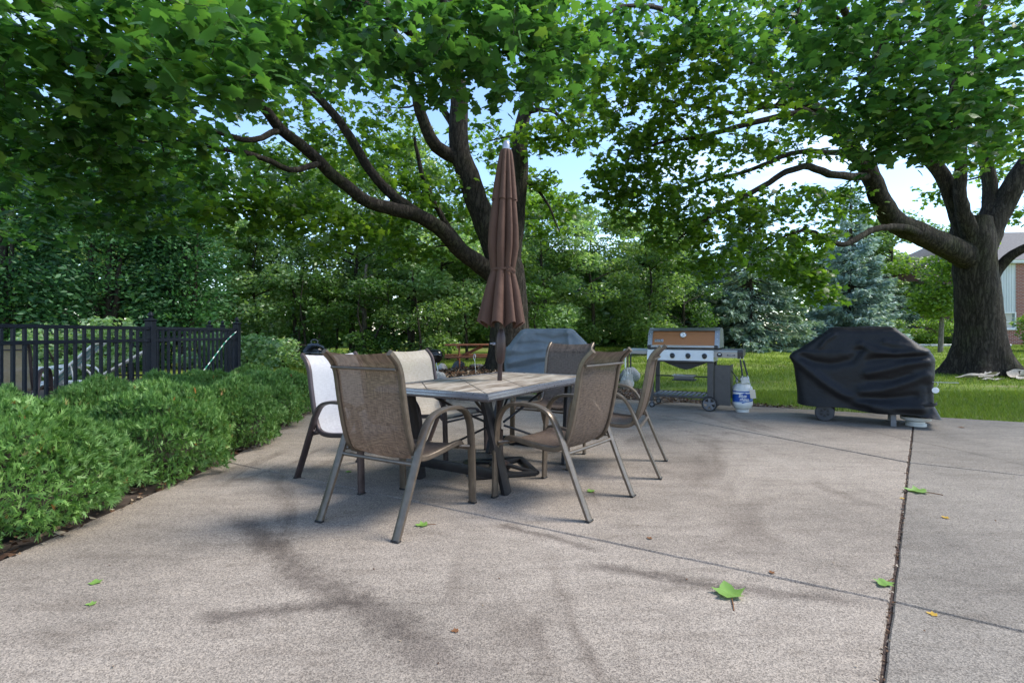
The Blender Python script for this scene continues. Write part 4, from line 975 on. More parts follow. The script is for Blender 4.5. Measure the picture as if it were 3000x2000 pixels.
spruce(17.6, 26.6, 8.6, 2.3, 30000, 'spruce_blue', 502, 'tall silvery blue spruce above the black grill cover', .25, .3)
spruce(8.6, 25.5, 6.2, 1.8, 12000, 'spruce', 503, 'smaller dim spruce at the left of the drooping one', .4, .3)
spruce(22.5, 31.0, 5.0, 2.2, 10000, 'spruce', 504, 'low shaded spruce seen past the young lawn tree', .35, .3)

# young tree and shrubs by the house
bush_tree('young_tree', 'young tree with slim pale trunk on the sunny lawn left of the big maple', 'tree', None, 18.4, 22.0, 5.2, 1.75, 1.6, 1.75, 9000, .15, 'lime', 601, .10, 'bark_pale', 30, 1, .5)
for i, (x, y, h, rx, ry, n, mt, lb) in enumerate([
    (22.2, 27.4, 1.35, 1.25, .9, 5000, 'lime', 'bright green mounded shrub in front of the house bed'),
    (20.6, 28.0, 1.2, .8, .7, 3000, 'wood_a', 'small green shrub at the left end of the house bed'),
    (24.2, 27.6, 1.05, .8, .6, 3500, 'wood_c', 'dark clipped hedge shrub beside the big maple trunk'),
    (23.6, 22.6, 1.9, .9, .9, 5000, 'lime', 'yellow-green upright shrub against the brick wall at the picture edge'),
    (-8.4, 15.2, .6, .8, .5, 1500, 'wood_a', 'low leafy plants behind the fence corner'),
    (-6.6, 15.4, .75, 1.0, .5, 2200, 'wood_b', 'pale fern clump at the wood edge left of the kettle grill'),
    (-5.4, 15.0, .45, .9, .5, 1800, 'wood_a', 'low ground plants in front of the wood by the kettle grill'),
    (-9.4, 11.0, 1.3, 1.2, .6, 5000, 'wood_b', 'pale leafy shrub behind the pool chairs'),
    (-6.4, 11.4, 1.15, .8, .5, 4000, 'wood_b', 'pale leafy shrub behind the second fence panel')]):
    bush_tree('shrub', lb, 'shrub', 'shrubs', x, y, h, rx, ry, .1, n, .11, mt, 700 + i, .03, 'bark_thin', 16, 3, .6)

# the far wood reads as one mass
def far_wood():
    g = np.random.default_rng(9); C = []
    for x0, x1, y0, y1, h0, h1, n in [(-34, -17, 24, 29, 5, 8, 9000), (-8.5, 2, 25.5, 29, 4.0, 6.5, 9000), (-17, -8.5, 27, 30, 2.5, 4.2, 4000), (1, 9, 26, 29, 4.2, 5.6, 7000), (8, 34, 36, 42, 5.0, 7.2, 12000), (-40, -14, 12, 18, 5, 9, 8000)]:
        x = g.uniform(x0, x1, n); y = g.uniform(y0, y1, n)
        top = h0 + (h1 - h0) * (0.5 + 0.5 * np.sin(x * 1.3 + 1) * np.sin(x * .47 + y * .3)); z = gz(x, y) + top * g.uniform(0, 1, n) ** .8
        C.append(np.column_stack([x, y, z]))
    C = np.concatenate(C); X, Y, Z = rand_basis(len(C), .35, .3, g)
    V, F = quad_leaves(C, X, Y, Z, .42 * g.uniform(.6, 1.4, len(C)), .7)
    tag(link('far_woods', np_mesh('far_woods', V, F), M['wood_a']), 'mass of dark woodland foliage closing the view', None, None, 'stuff')
far_wood()

# --- globe arborvitae along the patio
def globe_mesh(seed, n):
    g = np.random.default_rng(seed)
    d = g.normal(0, 1, (n, 3)); d /= np.linalg.norm(d, axis=1)[:, None]; d[:, 2] = np.where(d[:, 2] < -.35, -d[:, 2], d[:, 2])
    f = lambda q: 1 + .10 * np.sin(q[:, 0] * 5 + seed) * np.sin(q[:, 1] * 5 + 1) + .08 * np.sin(q[:, 2] * 9 + q[:, 0] * 7 + 2 * seed) + .055 * np.sin(q[:, 1] * 15 + q[:, 2] * 12) * np.sin(q[:, 0] * 16 + seed) + .03 * np.sin(q[:, 0] * 27 + 1) * np.sin(q[:, 2] * 25)
    rad = f(d) * (1 - np.abs(g.normal(0, .07, n)))
    C = d * rad[:, None]; C[:, 2] = C[:, 2] * .64 + .34
    C[:, 2] = np.maximum(C[:, 2], .02)
    Yd = d * .55 + np.array([0, 0, .25]) + g.normal(0, .55, (n, 3)); Yd /= np.linalg.norm(Yd, axis=1)[:, None]
    Z = g.normal(0, 1, (n, 3)); Z -= Yd * (Z * Yd).sum(1)[:, None]; Z /= np.linalg.norm(Z, axis=1)[:, None]; X = np.cross(Yd, Z)
    # a spray: one long finger and four side fingers, flat like a fan
    fing = [(0, 0, 0, 1, .30), (0, .15, .52, .62, .28), (0, .15, -.52, .62, .28), (0, .45, .34, .92, .24), (0, .45, -.34, .92, .24)]
    sz = .072 * g.uniform(.55, 1.35, n); Vs = []; 
    for x0, y0, x1, y1, w in fing:
        a = np.array([x0 - w / 2, y0]); b_ = np.array([x0 + w / 2, y0]); c = np.array([x1, y1])
        tri = [a, b_, c]
        bend = [0, 0, -.12]
        for q, bz in zip(tri, bend): Vs.append(C + sz[:, None] * (q[0] * X + q[1] * Yd + bz * Z))
    V = np.stack(Vs, 1).reshape(-1, 3)      # n*15
    # join the fingers of one spray: reuse the stem corner so that it is one island
    k = 15; base = np.arange(n)[:, None, None] * k
    f = np.array([(0, 1, 2), (0, 4, 5), (1, 7, 8), (0, 10, 11), (1, 13, 14)])
    F = (base + f[None]).reshape(-1, 3)
    return np_mesh('foliage', V, F)
GM = [globe_mesh(s, 17000) for s in (1, 2, 3)]
for me in GM: me.materials.append(M['arb'])
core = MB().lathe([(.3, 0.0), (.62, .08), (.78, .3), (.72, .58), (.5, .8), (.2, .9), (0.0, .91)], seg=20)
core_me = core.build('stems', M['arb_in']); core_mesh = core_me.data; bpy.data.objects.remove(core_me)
BUSH = [
    (-2.95, 2.95, 0.693, 0.72, 'large globe bush nearest the camera at the lower left'), (-2.80, 4.02, 0.567, 0.70, 'second globe bush along the patio edge from the lower left'), (-2.76, 5.02, 0.525, 0.66, 'third globe bush along the patio edge, by the slab joint'),
    (-2.98, 6.05, 0.525, 0.66, 'fourth globe bush along the patio edge'), (-3.15, 7.00, 0.483, 0.60, 'last globe bush at the far end of the patio edge'), (-4.05, 8.00, 0.440, 0.60, 'small far globe bush against the lawn, right of the fence corner'),
    (-3.95, 3.75, 0.580, 0.70, 'globe bush in the back row just below the tan pool chair'), (-3.85, 4.75, 0.520, 0.68, 'globe bush in the back row below the teal lounger'), (-3.85, 5.65, 0.520, 0.66, 'globe bush in the back row below the big fence post'),
    (-4.00, 6.60, 0.520, 0.64, 'globe bush in the back row under the second fence panel'), (-4.25, 2.60, 0.600, 0.70, 'globe bush in the back row cut by the left picture edge'), (-4.60, 8.90, 0.360, 0.50, 'tiny globe bush tight against the fence corner post')]
for i, (x, y, r, h, lb) in enumerate(BUSH):
    root = empty('globe_bush', (x, y, float(gz(x, y)) + .02), i * 1.7); tag(root, lb, 'bush', 'clipped globe bushes beside the patio')
    fo = link('foliage', GM[i % 3], None, root); fo.scale = (r * .86, r * .86, h)
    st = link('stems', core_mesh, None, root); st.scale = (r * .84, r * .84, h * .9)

# ------------------------------------------------------------------ pool fence
def fence_run(root, a, b, first_post=True, last_post=True, mid_posts=(), picket=True):
    a, b = np.array(a, float), np.array(b, float); L = np.linalg.norm(b - a); d = (b - a) / L; ang = math.atan2(d[1], d[0])
    o = root.location
    def post(t):
        p = a + d * t; x, y = p[0] - o.x, p[1] - o.y
        mb = MB(); mb.box((x, y, .66), (.1, .1, 1.32), ang, .006); mb.box((x, y, 1.335), (.118, .118, .03), ang, .008)
        po = mb.build('post', M['fence'], root)
        cp = MB(); cp.lathe([(.045, 1.35), (.03, 1.362), (.018, 1.372), (.03, 1.385), (.037, 1.405), (.030, 1.43), (.014, 1.45), (0.0, 1.456)], (x, y, 0), 12); cp.build('post_cap', M['fence'], po)
        for z in (1.22, 1.05):
            mb2 = MB(); mb2.box((x, y, z), (.13, .05, .055), ang, .004); mb2.build('bracket', M['fence'], po)
    if first_post: post(0)
    if last_post: post(L)
    for t in mid_posts: post(t)
    mx, my = (a + b) / 2 - np.array([o.x, o.y])
    for z in (1.22, 1.05, .16):
        mb = MB(); mb.box((mx, my, z), (L, .036, .042), ang, .004); mb.build('rail', M['fence'], root)
    proto = None
    stops = sorted([0.0] + list(mid_posts) + [L])
    for s0, s1 in zip(stops[:-1], stops[1:]):
        k = int(round((s1 - s0) / .125))
        for i in range(1, k):
            p = a + d * (s0 + (s1 - s0) * i / k)
            if proto is None:
                mb = MB(); mb.box((0, 0, .61), (.03, .03, 1.185), None, .003); pk = mb.build('picket', M['fence'], root); proto = pk.data
            else: pk = link('picket', proto, None, root)
            pk.location = (p[0] - o.x, p[1] - o.y, .03); pk.rotation_euler = (0, 0, ang)
f1 = empty('pool_fence', (-5.05, 5.0, -.04)); tag(f1, 'black metal picket fence running along behind the globe bushes', 'fence')
fence_run(f1, (-5.05, 3.2), (-5.08, 9.45), True, True, (4.0 - .02,))
f2 = empty('pool_fence', (-6.0, 10.6, -.04)); tag(f2, 'far return of the black picket fence behind its corner post', 'fence')
fence_run(f2, (-5.22, 9.62), (-6.84, 12.1), False, True); fence_run(f2, (-7.15, 12.1), (-11.5, 12.3), True, False)
# striped rope hung across the fence corner
mb = MB(); pts = spline([(-5.0, 9.28, 1.14), (-5.02, 9.0, .98), (-5.0, 8.6, .72), (-4.99, 8.25, .48), (-4.98, 8.05, .32)], .03); mb.tube(pts, .009, 6)
y0r, y1r = 8.05, 9.28
tag(mb.build('rope', M['rope'], None, uv=lambda p: ((p[1] - y0r) / (y1r - y0r), .5)), 'green and white striped rope slanting across the fence corner', 'rope')

# ------------------------------------------------------------------ chairs
def arc_uv_y(p): return (p[0] * 1.6 + .5, (p[1] + p[2]) * .8)
def sling_chair(name, label, group, loc, face, sling, frame, hs=1.0, top=1.0):
    root = empty(name, (loc[0], loc[1], 0), R(face - 90)); tag(root, label, 'chair', group)
    z = lambda v: v * hs
    side = spline([(0, -.372, 0.004), (0, -.29, z(.19)), (0, -.215, z(.37)), (0, -.15, z(.52)), (0, -.085, z(.608)), (0, .01, z(.642)), (0, .13, z(.648)), (0, .235, z(.628)), (0, .305, z(.56)), (0, .335, z(.44)), (0, .346, z(.22)), (0, .352, 0.004)], .04)
    back = spline([(0, -.375, z(1.0) * top), (0, -.318, z(.945) * top), (0, -.285, z(.875) * top), (0, -.262, z(.74)), (0, -.225, z(.56)), (0, -.185, z(.44)), (0, -.145, z(.392)), (0, -.06, z(.378)), (0, .10, z(.392)), (0, .225, z(.407)), (0, .275, z(.400)), (0, .292, z(.372))], .035)
    for s in (-1, 1):
        mb = MB(); mb.tube(side + np.array([s * .295, 0, 0]), 1, prof=(.050, .024), side=(1, 0, 0)); sf = mb.build('side_frame', frame, root)
        for yy in (-.372, .352):
            mb = MB(); mb.box((s * .295, yy, .006), (.053, .029, .012), None, .003); mb.build('foot_cap', M['black_plastic'], sf)
        mb = MB(); mb.tube(back + np.array([s * .252, 0, 0]), 1, prof=(.030, .034), side=(1, 0, 0)); mb.build('sling_rail', frame, root)
        mb = MB(); mb.tube([(s * .288, -.19, z(.40)), (s * .25, -.185, z(.405))], .011, 8); mb.tube([(s * .29, .322, z(.375)), (s * .25, .26, z(.385))], .011, 8); mb.build('bracket', frame, root)
    # cloth: backrest then seat, sagging a little between the rails
    kb = int(np.argmin(np.linalg.norm(back[:, 1:] - np.array([-.16, z(.40)]), axis=1)))
    T = np.gradient(back, axis=0); T /= np.linalg.norm(T, axis=1)[:, None]; Nn = np.cross(T, np.array([1.0, 0, 0]))
    def cloth(i0, i1, nm):
        rows = back[i0:i1]; nr = len(rows); nx = 9; V = []; F = []
        for r_, nn in zip(rows, Nn[i0:i1]):
            for j in range(nx):
                u = j / (nx - 1) * 2 - 1; sag = .018 * (1 - u * u)
                p = r_ + np.array([u * .240, 0, 0]) + nn * sag * (1 if nn[2] < 0 else -1); V.append(p)
        for i in range(nr - 1):
            for j in range(nx - 1): F.append((i * nx + j, i * nx + j + 1, (i + 1) * nx + j + 1, (i + 1) * nx + j))
        MB().add(V, F).build(nm, sling, root, uv=arc_uv_y)
    cloth(0, kb + 1, 'backrest'); cloth(kb, len(back), 'seat')
    for (y, zz, w, r_) in ((-.212, z(.372), .58, .012), (-.322, z(.905) * top, .50, .009), (.268, z(.375), .50, .011), (.33, z(.36), .58, .010)):
        mb = MB(); arc = [(-w / 2, y, zz), (-w * .2, y - .004, zz), (w * .2, y - .004, zz), (w / 2, y, zz)]; mb.tube(arc, r_, 8); mb.build('crossbar', frame, root)
    return root
CG = 'sling chairs round the dining table'
sling_chair('dining_chair', 'brown sling chair nearest the camera, seen from behind at the table end', CG, (-.688, 3.177), 60.5, M['sling'], M['frame'])
sling_chair('dining_chair', 'brown sling chair at the near right long side of the table, back to camera', CG, (.343, 3.467), 142, M['sling'], M['frame'])
sling_chair('dining_chair', 'brown sling chair seen almost edge-on in front of the copper-lidded grill', CG, (.885, 4.30), 159, M['sling'], M['frame'])
sling_chair('dining_chair', 'brown sling chair facing the camera at the far table end', CG, (.44, 5.22), 237, M['sling'], M['frame'])
sling_chair('dining_chair', 'white sling chair with dark plum frame at the left side of the table', CG, (-1.17, 3.96), 327, M['sling_white'], M['frame_plum'], .94)
sling_chair('dining_chair', 'cream see-through sling chair farther along the left side of the table', CG, (-.70, 4.82), 327, M['sling_cream'], M['frame_plum'], .94)
sling_chair('pool_chair', 'tan sling chair behind the fence at the left picture edge', None, (-6.35, 6.5), 118, M['sling_tan'], M['frame_plum'], 1.0)

# ------------------------------------------------------------------ pool loungers
def lounger(label, loc, rz, mat, incl):
    root = empty('pool_lounger', (*loc, -.03), R(rz)); tag(root, label, 'lounger', 'loungers behind the pool fence')
    w = .62
    for s in (-1, 1):
        mb = MB(); mb.tube([(-1.25, s * w / 2, .34), (0, s * w / 2, .34)], .018, 8); mb.build('bed_rail', M['white_paint'], root)
        mb = MB(); mb.tube([(0, s * w / 2, .34), (.88 * math.cos(incl), s * w / 2, .34 + .88 * math.sin(incl))], .018, 8); mb.build('back_rail', M['white_paint'], root)
        mb = MB(); mb.tube(spline([(-.75, s * (w / 2 + .03), .34), (-.70, s * (w / 2 + .05), .52), (-.5, s * (w / 2 + .05), .60), (-.1, s * (w / 2 + .05), .60), (.05, s * (w / 2 + .04), .5), (.06, s * (w / 2 + .02), .35)], .05), .016, 8); mb.build('armrest', M['white_paint'], root)
        mb = MB(); mb.tube([(.45 * math.cos(incl), s * w * .4, .34 + .45 * math.sin(incl)), (.42, s * w * .4, .02)], .012, 8); mb.build('back_prop', M['white_paint'], root)
        for x in (-1.1, -.1):
            mb = MB(); mb.tube([(x, s * w / 2, .34), (x + (-.06 if x < -.5 else .06), s * w / 2, 0)], .017, 8); mb.build('leg', M['white_paint'], root)
    for nm, p0, p1 in (('bed_sling', (-1.24, .345), (0, .345)), ('back_sling', (.01, .35), (.86 * math.cos(incl), .345 + .86 * math.sin(incl)))):
        mb = MB(); mb.grid(lambda u, v: (p0[0] + (p1[0] - p0[0]) * v, (u - .5) * (w - .02), p0[1] + (p1[1] - p0[1]) * v - .02 * math.sin(math.pi * u)), 9, 10)
        mb.build(nm, mat, root, uv=lambda p: (p[1] / w + .5, p[0]))
    mb = MB(); c = (.88 * math.cos(incl), .34 + .88 * math.sin(incl)); mb.tube([(c[0], -w / 2, c[1]), (c[0], w / 2, c[1])], .016, 8); mb.build('top_bar', M['white_paint'], root)
lounger('teal and white striped lounger with raised back behind the fence', (-6.95, 7.7), 26, M['teal_stripe'], R(47))
lounger('pale white-framed lounger with lower back nearest the big fence post', (-6.95, 8.45), 30, M['pale_stripe'], R(34))

# ------------------------------------------------------------------ dining table
table = empty('dining_table', (-.125, 4.13, 0), R(59)); tag(table, 'rectangular dining table with tan stone-look tile top and dark splayed legs', 'table')
def clip_half(poly, a, b, c):      # keep a*x+b*y <= c
    out = []
    for i in range(len(poly)):
        p, q = poly[i], poly[(i + 1) % len(poly)]; fp, fq = a * p[0] + b * p[1] - c, a * q[0] + b * q[1] - c
        if fp <= 0: out.append(p)
        if (fp <= 0) != (fq <= 0): t = fp / (fp - fq); out.append((p[0] + t * (q[0] - p[0]), p[1] + t * (q[1] - p[1])))
    return out
hx, hy = .80, .44
mb = MB(); mb.box((0, 0, .7085), (2 * hx + .01, 2 * hy + .01, .021)); mb.build('tile_bed', M['grout'], table)
cs = [-1.3, -.84, -.36, .12, .60, 1.08, 1.3]
for c0, c1 in zip(cs[:-1], cs[1:]):
    poly = [(-hx, -hy), (hx, -hy), (hx, hy), (-hx, hy)]
    g_ = .0045
    poly = clip_half(poly, 1, -1, c1 - g_); poly = clip_half(poly, -1, 1, -(c0 + g_))
    if len(poly) >= 3:
        pi_ = inset(poly, .0025); n = len(poly); V = [(p[0], p[1], .7185) for p in poly] + [(p[0], p[1], .7225) for p in poly] + [(p[0], p[1], .7245) for p in pi_]
        F = [(k + o_, (k + 1) % n + o_, (k + 1) % n + n + o_, k + n + o_) for o_ in (0, n) for k in range(n)] + [tuple(range(2 * n, 3 * n))]
        MB().add(V, F).build('tile', M['tile'], table, smooth=False)
prof = [(-.041, .706), (-.041, .727), (-.014, .729), (-.002, .724), (.0, .712), (.010, .708), (.012, .694), (.004, .690), (.002, .682), (-.006, .676), (-.041, .676)]
V = []; F = []
for (sx, sy) in ((-1, -1), (1, -1), (1, 1), (-1, 1)):
    for off, z in prof: V.append((sx * (.84 + off), sy * (.48 + off), z))
n = len(prof)
for k in range(4):
    for i in range(n): j = (i + 1) % n; F.append((k * n + i, ((k + 1) % 4) * n + i, ((k + 1) % 4) * n + j, k * n + j))
MB().add(V, F).build('edge_trim', M['trim'], table, smooth=False)
for sx in (-1, 1):
    for sy in (-1, 1):
        mb = MB(); mb.tube([(sx * .66, sy * .33, .69), (sx * .47, sy * .385, 0.0)], 1, prof=(.045, .085), side=(0, 1, 0)); mb.build('leg', M['frame_black'], table)
        mb = MB(); mb.tube(spline([(sx * .62, sy * .20, .675), (sx * .30, sy * .10, .50), (sx * .06, sy * .03, .385)], .06), .010, 8); mb.build('brace', M['frame_black'], table)
        mb = MB(); mb.tube([(sx * .05, sy * .04, .36), (sx * .50, sy * .37, .15)], .009, 8); mb.build('brace', M['frame_black'], table)
    mb = MB(); mb.tube([(sx * .505, -.36, .135), (sx * .505, .36, .135)], 1, prof=(.022, .07), side=(1, 0, 0)); mb.build('stretcher', M['frame_black'], table)
for sy in (-1, 1):
    mb = MB(); mb.box((0, sy * .28, .688), (1.44, .03, .024)); mb.build('apron_bar', M['frame_black'], table)
mb = MB(); mb.lathe([(.026, .33), (.04, .335), (.04, .41), (.026, .415)], seg=16, cap=False); mb.build('hub', M['frame_black'], table)

# ------------------------------------------------------------------ closed umbrella
umb = empty('patio_umbrella', (-.12, 4.14, 0)); umb.rotation_euler = (0, R(1.6), R(0)); tag(umb, 'closed dark brown patio umbrella standing through the tile table', 'umbrella')
mb = MB(); mb.lathe([(.0195, .05), (.0195, .90)], seg=14); mb.lathe([(.0165, .9), (.0165, 2.55)], seg=12); mb.build('pole', M['umbrella_metal'], umb)
mb = MB(); mb.lathe([(.021, .86), (.034, .885), (.04, .93), (.043, 1.0), (.040, 1.07), (.03, 1.115), (.022, 1.14)], seg=18); crank = mb.build('crank_housing', M['umbrella_metal'], umb)
mb = MB(); mb.tube([(-.04, 0, 1.02), (-.062, -.01, 1.02)], .012, 10); mb.lathe([(.016, -.005), (.018, 0), (.012, .008)], (-.07, -.012, 1.02), 10); mb.build('crank_knob', M['finial'], crank)
def cloth_col(z0, z1, prof, nfold, amp, ph, name, mat, twist=0.0, hem=0.0, rows=54):
    zs = [p[0] for p in prof]; rs = [p[1] for p in prof]; am = [p[2] for p in prof]
    def fn(u, v):
        z = z0 + (z1 - z0) * v; th = 2 * math.pi * u
        r = np.interp(z, zs, rs); a = np.interp(z, zs, am)
        w = nfold * th + ph + twist * (z - z0) + .5 * math.sin(2 * th + 1.1) + .3 * math.sin(3 * th + z * 1.5)
        f = abs(math.sin(w / 2)); f = f ** .75
        wr = 1 + .05 * math.sin(3 * th + 5 * z) * a
        rr = r * (1 - a * (1 - f)) * wr
        zz = z - hem * (1 - v) ** 3 * (.5 - f) * 1.2
        return (rr * math.cos(th), rr * math.sin(th), zz)
    return MB().grid(fn, 224, rows, True).build(name, mat, umb, angle=65)
cloth_col(1.17, 2.22, [(1.17, .198, .42), (1.3, .172, .40), (1.45, .142, .36), (1.56, .112, .30), (1.605, .098, .22), (1.65, .106, .28), (1.8, .128, .36), (1.95, .124, .38), (2.1, .108, .38), (2.22, .092, .3)], 9, 0, .4, 'canopy', M['umbrella'], .25, .05)
cloth_col(2.17, 2.585, [(2.17, .107, .30), (2.3, .092, .34), (2.45, .072, .32), (2.56, .055, .2), (2.585, .046, .1)], 9, 0, .8, 'vent', M['umbrella'], .2, .012, 22)
mb = MB(); mb.lathe([(.046, 2.578), (.030, 2.592), (.031, 2.60), (.030, 2.63), (.022, 2.655), (.008, 2.665), (0, 2.666)], seg=16); mb.build('finial', M['finial'], umb)
mb = MB(); pts = [(.097 * math.cos(a) * (1 + .02 * math.sin(7 * a)), .097 * math.sin(a), 1.607 - .012 * math.sin(a)) for a in np.linspace(0, 2 * math.pi, 40)]; mb.tube(pts, 1, prof=(.018, .004), side=(0, 0, 1), cap=False)
mb.tube(spline([(.03, -.098, 1.615), (.055, -.112, 1.63), (.085, -.10, 1.607), (.105, -.085, 1.60)], .02), 1, prof=(.016, .004), side=(0, 0, 1)); mb.tube(spline([(.03, -.10, 1.607), (.06, -.108, 1.595), (.10, -.08, 1.585)], .02), 1, prof=(.014, .004), side=(0, 0, 1)); mb.build('tie_strap', M['umbrella'], umb)
ub = empty('umbrella_base', (-.10, 4.17, 0), R(14)); tag(ub, 'low dark square umbrella base on the patio under the table', 'umbrella base')
for k in range(4):
    a = k * math.pi / 2; c_, s_ = math.cos(a), math.sin(a); rot = lambda x, y: (x * c_ - y * s_, x * s_ + y * c_)
    mb = MB(); p, q = rot(.24, -.24), rot(.24, .24); mb.tube([(*p, .018), (*q, .018)], 1, prof=(.05, .03), side=(0, 0, 1) if False else (c_, s_, 0)); mb.build('rim', M['frame_black'], ub)
    mb = MB(); mb.tube([(0, 0, .05), (*rot(.225, .225), .02)], 1, prof=(.05, .022), side=(-s_ - c_, c_ - s_, 0)); mb.build('arm', M['frame_black'], ub)
mb = MB(); mb.lathe([(.09, .01), (.085, .05), (.04, .075), (.028, .09), (.028, .32), (.0225, .325)], seg=18); mb.build('socket', M['umbrella_metal'], ub)

# ------------------------------------------------------------------ covered grills
def cover(root, name, mat, rows, hem, folds, rngseed, scale=1.0, nu=220, nv=84, wr=.006):
    ks = [r[0] for r in rows]
    def row(t): return [np.interp(t, ks, [r[i] for r in rows]) for i in range(1, 6)]
    def fn(u, v):
        z, x0, x1, y0, y1 = row(v)
        w, d = x1 - x0, y1 - y0; per = 2 * (w + d); s = (u * per) % per
        rad = min(w, d) * .16
        if s < w: x, y, nx, ny = x0 + s, y0, 0, -1
        elif s < w + d: x, y, nx, ny = x1, y0 + s - w, 1, 0
        elif s < 2 * w + d: x, y, nx, ny = x1 - (s - w - d), y1, 0, 1
        else: x, y, nx, ny = x0, y1 - (s - 2 * w - d), -1, 0
        cx, cy_ = min(max(x, x0 + rad), x1 - rad), min(max(y, y0 + rad), y1 - rad)
        dx, dy = x - cx, y - cy_
        if dx * dx + dy * dy > 1e-9 and (abs(x - cx) > 1e-6 and abs(y - cy_) > 1e-6):
            L = math.hypot(dx, dy); x, y = cx + dx / L * rad, cy_ + dy / L * rad; nx, ny = dx / L, dy / L
        if v < .3:
            hz = hem(x); z = hz + (z - rows[0][1]) * (np.interp(.3, ks, [r[1] for r in rows]) - hz) / (np.interp(.3, ks, [r[1] for r in rows]) - rows[0][1])
        disp = 0.0
        for pts, amp, wid in folds:
            if ny > .5: break
            best = 9
            for (ax, az), (bx, bz) in zip(pts[:-1], pts[1:]):
                vx, vz = bx - ax, bz - az; tt = max(0, min(1, ((x - ax) * vx + (z - az) * vz) / (vx * vx + vz * vz)))
                best = min(best, math.hypot(x - ax - tt * vx, z - az - tt * vz))
            disp += amp * math.exp(-(best / wid) ** 2)
        n1 = mnoise.noise(Vector((x * 3.1 + rngseed, y * 3.1, z * 2.3))); n2 = mnoise.noise(Vector((x * 9 + rngseed, y * 9, z * 5)))
        disp += wr * (1.6 * n1 + .8 * n2)
        low = max(0, 1 - v / .35); disp += low * .018 * math.sin(11 * (x + y) + rngseed)
        zz = z + (.01 * n1 if v > .6 else 0)
        return (x + nx * disp, y + ny * disp, zz)
    return MB().grid(fn, nu, nv, True).build(name, mat, root, angle=80)

bg = empty('covered_grill', (3.967, 6.496, 0), R(-33)); tag(bg, 'large barbecue hidden under a black fabric cover at the right of the patio', 'covered grill')
FB = [
    ([(-.34, .80), (-.18, .64), (-.02, .50), (.18, .36), (.38, .27), (.66, .22), (.95, .24)], .045, .055),
    ([(-.26, .80), (-.10, .74), (.08, .72), (.28, .78), (.38, .92)], -.035, .05),
    ([(.38, .96), (.50, .90), (.70, .86), (1.0, .90)], .035, .045),
    ([(.46, .78), (.66, .82), (1.0, .84)], -.025, .04),
    ([(.44, .62), (.66, .68), (.82, .74), (1.0, .78)], .032, .045),
    ([(.46, .53), (.68, .55), (.85, .62)], -.02, .04),
    ([(.38, .40), (.60, .43), (.82, .52), (1.0, .62)], .03, .05),
    ([(.30, .30), (.60, .32), (.9, .38)], -.022, .04),
    ([(-.05, .93), (.02, 1.02), (.10, 1.08)], .022, .03), ([(.62, 1.0), (.74, .97), (.9, .93)], .02, .035), ([(.5, .2), (.8, .12), (1.05, .1)], .02, .04), ([(1.02, .5), (1.04, .2)], -.02, .04)]
cover(bg, 'cover', M['cover_black'], [(0, .15, -.29, 1.16, -.07, .63), (.12, .28, -.30, 1.09, -.05, .62), (.3, .50, -.33, 1.09, -.03, .61), (.52, .80, -.365, 1.10, -.015, .60), (.57, .86, -.35, 1.08, -.01, .60), (.62, .90, -.29, 1.04, .01, .59), (.80, 1.12, .0, .78, .06, .53), (.86, 1.175, .045, .73, .11, .48), (.9, 1.192, .09, .69, .15, .44), (1.0, 1.195, .34, .42, .27, .33)],
      lambda x: .20 - .075 * (x + .3) / 1.45 + .012 * math.sin(9 * x), FB, 3.0)
def seam(pts): 
    mb = MB(); mb.tube(spline(pts, .04), .0045, 6); mb.build('seam', M['cover_black'], bg)
seam([(.05, .10, 1.181), (.28, .09, 1.187), (.5, .09, 1.186), (.72, .10, 1.18)])
for s, yy in ((0, .17), (0, .50)):
    w = MB(); w.lathe([(.055, -.028), (.098, -.028), (.108, -.018), (.108, .018), (.098, .028), (.055, .028)], (0, 0, 0), 28, 'Y', False); wh = w.build('wheel', M['wheel_grey'], bg)
    wh.location = (0.0, yy - .19, .108)
    h = MB(); h.lathe([(.022, -.03), (.022, .03)], (0, 0, 0), 12, 'Y')
    for k in range(6):
        a = k * math.pi / 3; h.box((math.cos(a) * .04, 0, math.sin(a) * .04), (.06, .03, .018), Matrix.Rotation(-a, 3, 'Y'))
    h.build('hub', M['wheel_grey'], wh)
    for k in range(1):
        d = MB(); d.lathe([(.06, -.012), (.06, .012)], (0, 0, 0), 24, 'Y'); d.build('wheel_disc', M['black_plastic'], wh)
for x in (.70,):
    for yy in (.0, .45):
        mb = MB(); mb.box((x, yy, .12), (.055, .05, .24), None, .004); mb.build('leg', M['grey_plastic'], bg)
mb = MB(); mb.box((.35, .22, .3), (.7, .4, .25)); mb.build('firebox', M['black_plastic'], bg)
mb = MB(); mb.lathe([(.105, .0), (.105, .03), (.09, .034), (.09, .05), (.15, .075), (.155, .11)], (.93, .20, 0), 24); mb.build('gas_bottle', M['tank'], bg)
mb = MB(); mb.tube([(1.085, -.02, .545), (1.30, .03, .545)], .004, 6); mb.tube(spline([(1.06, -.03, .548), (1.10, -.035, .545), (1.11, -.035, .52), (1.095, -.04, .49)], .01), .0035, 6); mb.build('hook', M['steel'], bg)
mb = MB(); mb.lathe([(.032, -.003), (.034, 0), (.032, .003)], (1.085, -.05, .455), 24, 'Y'); mb.build('round_tag', M['white_print'], bg)
mb = MB(); mb.tube(spline([(.93, -.075, .27), (1.01, -.078, .28), (1.075, -.065, .29), (1.105, .0, .30)], .03), 1, prof=(.035, .005), side=(0, 0, 1)); mb.build('strap', M['cover_black'], bg)

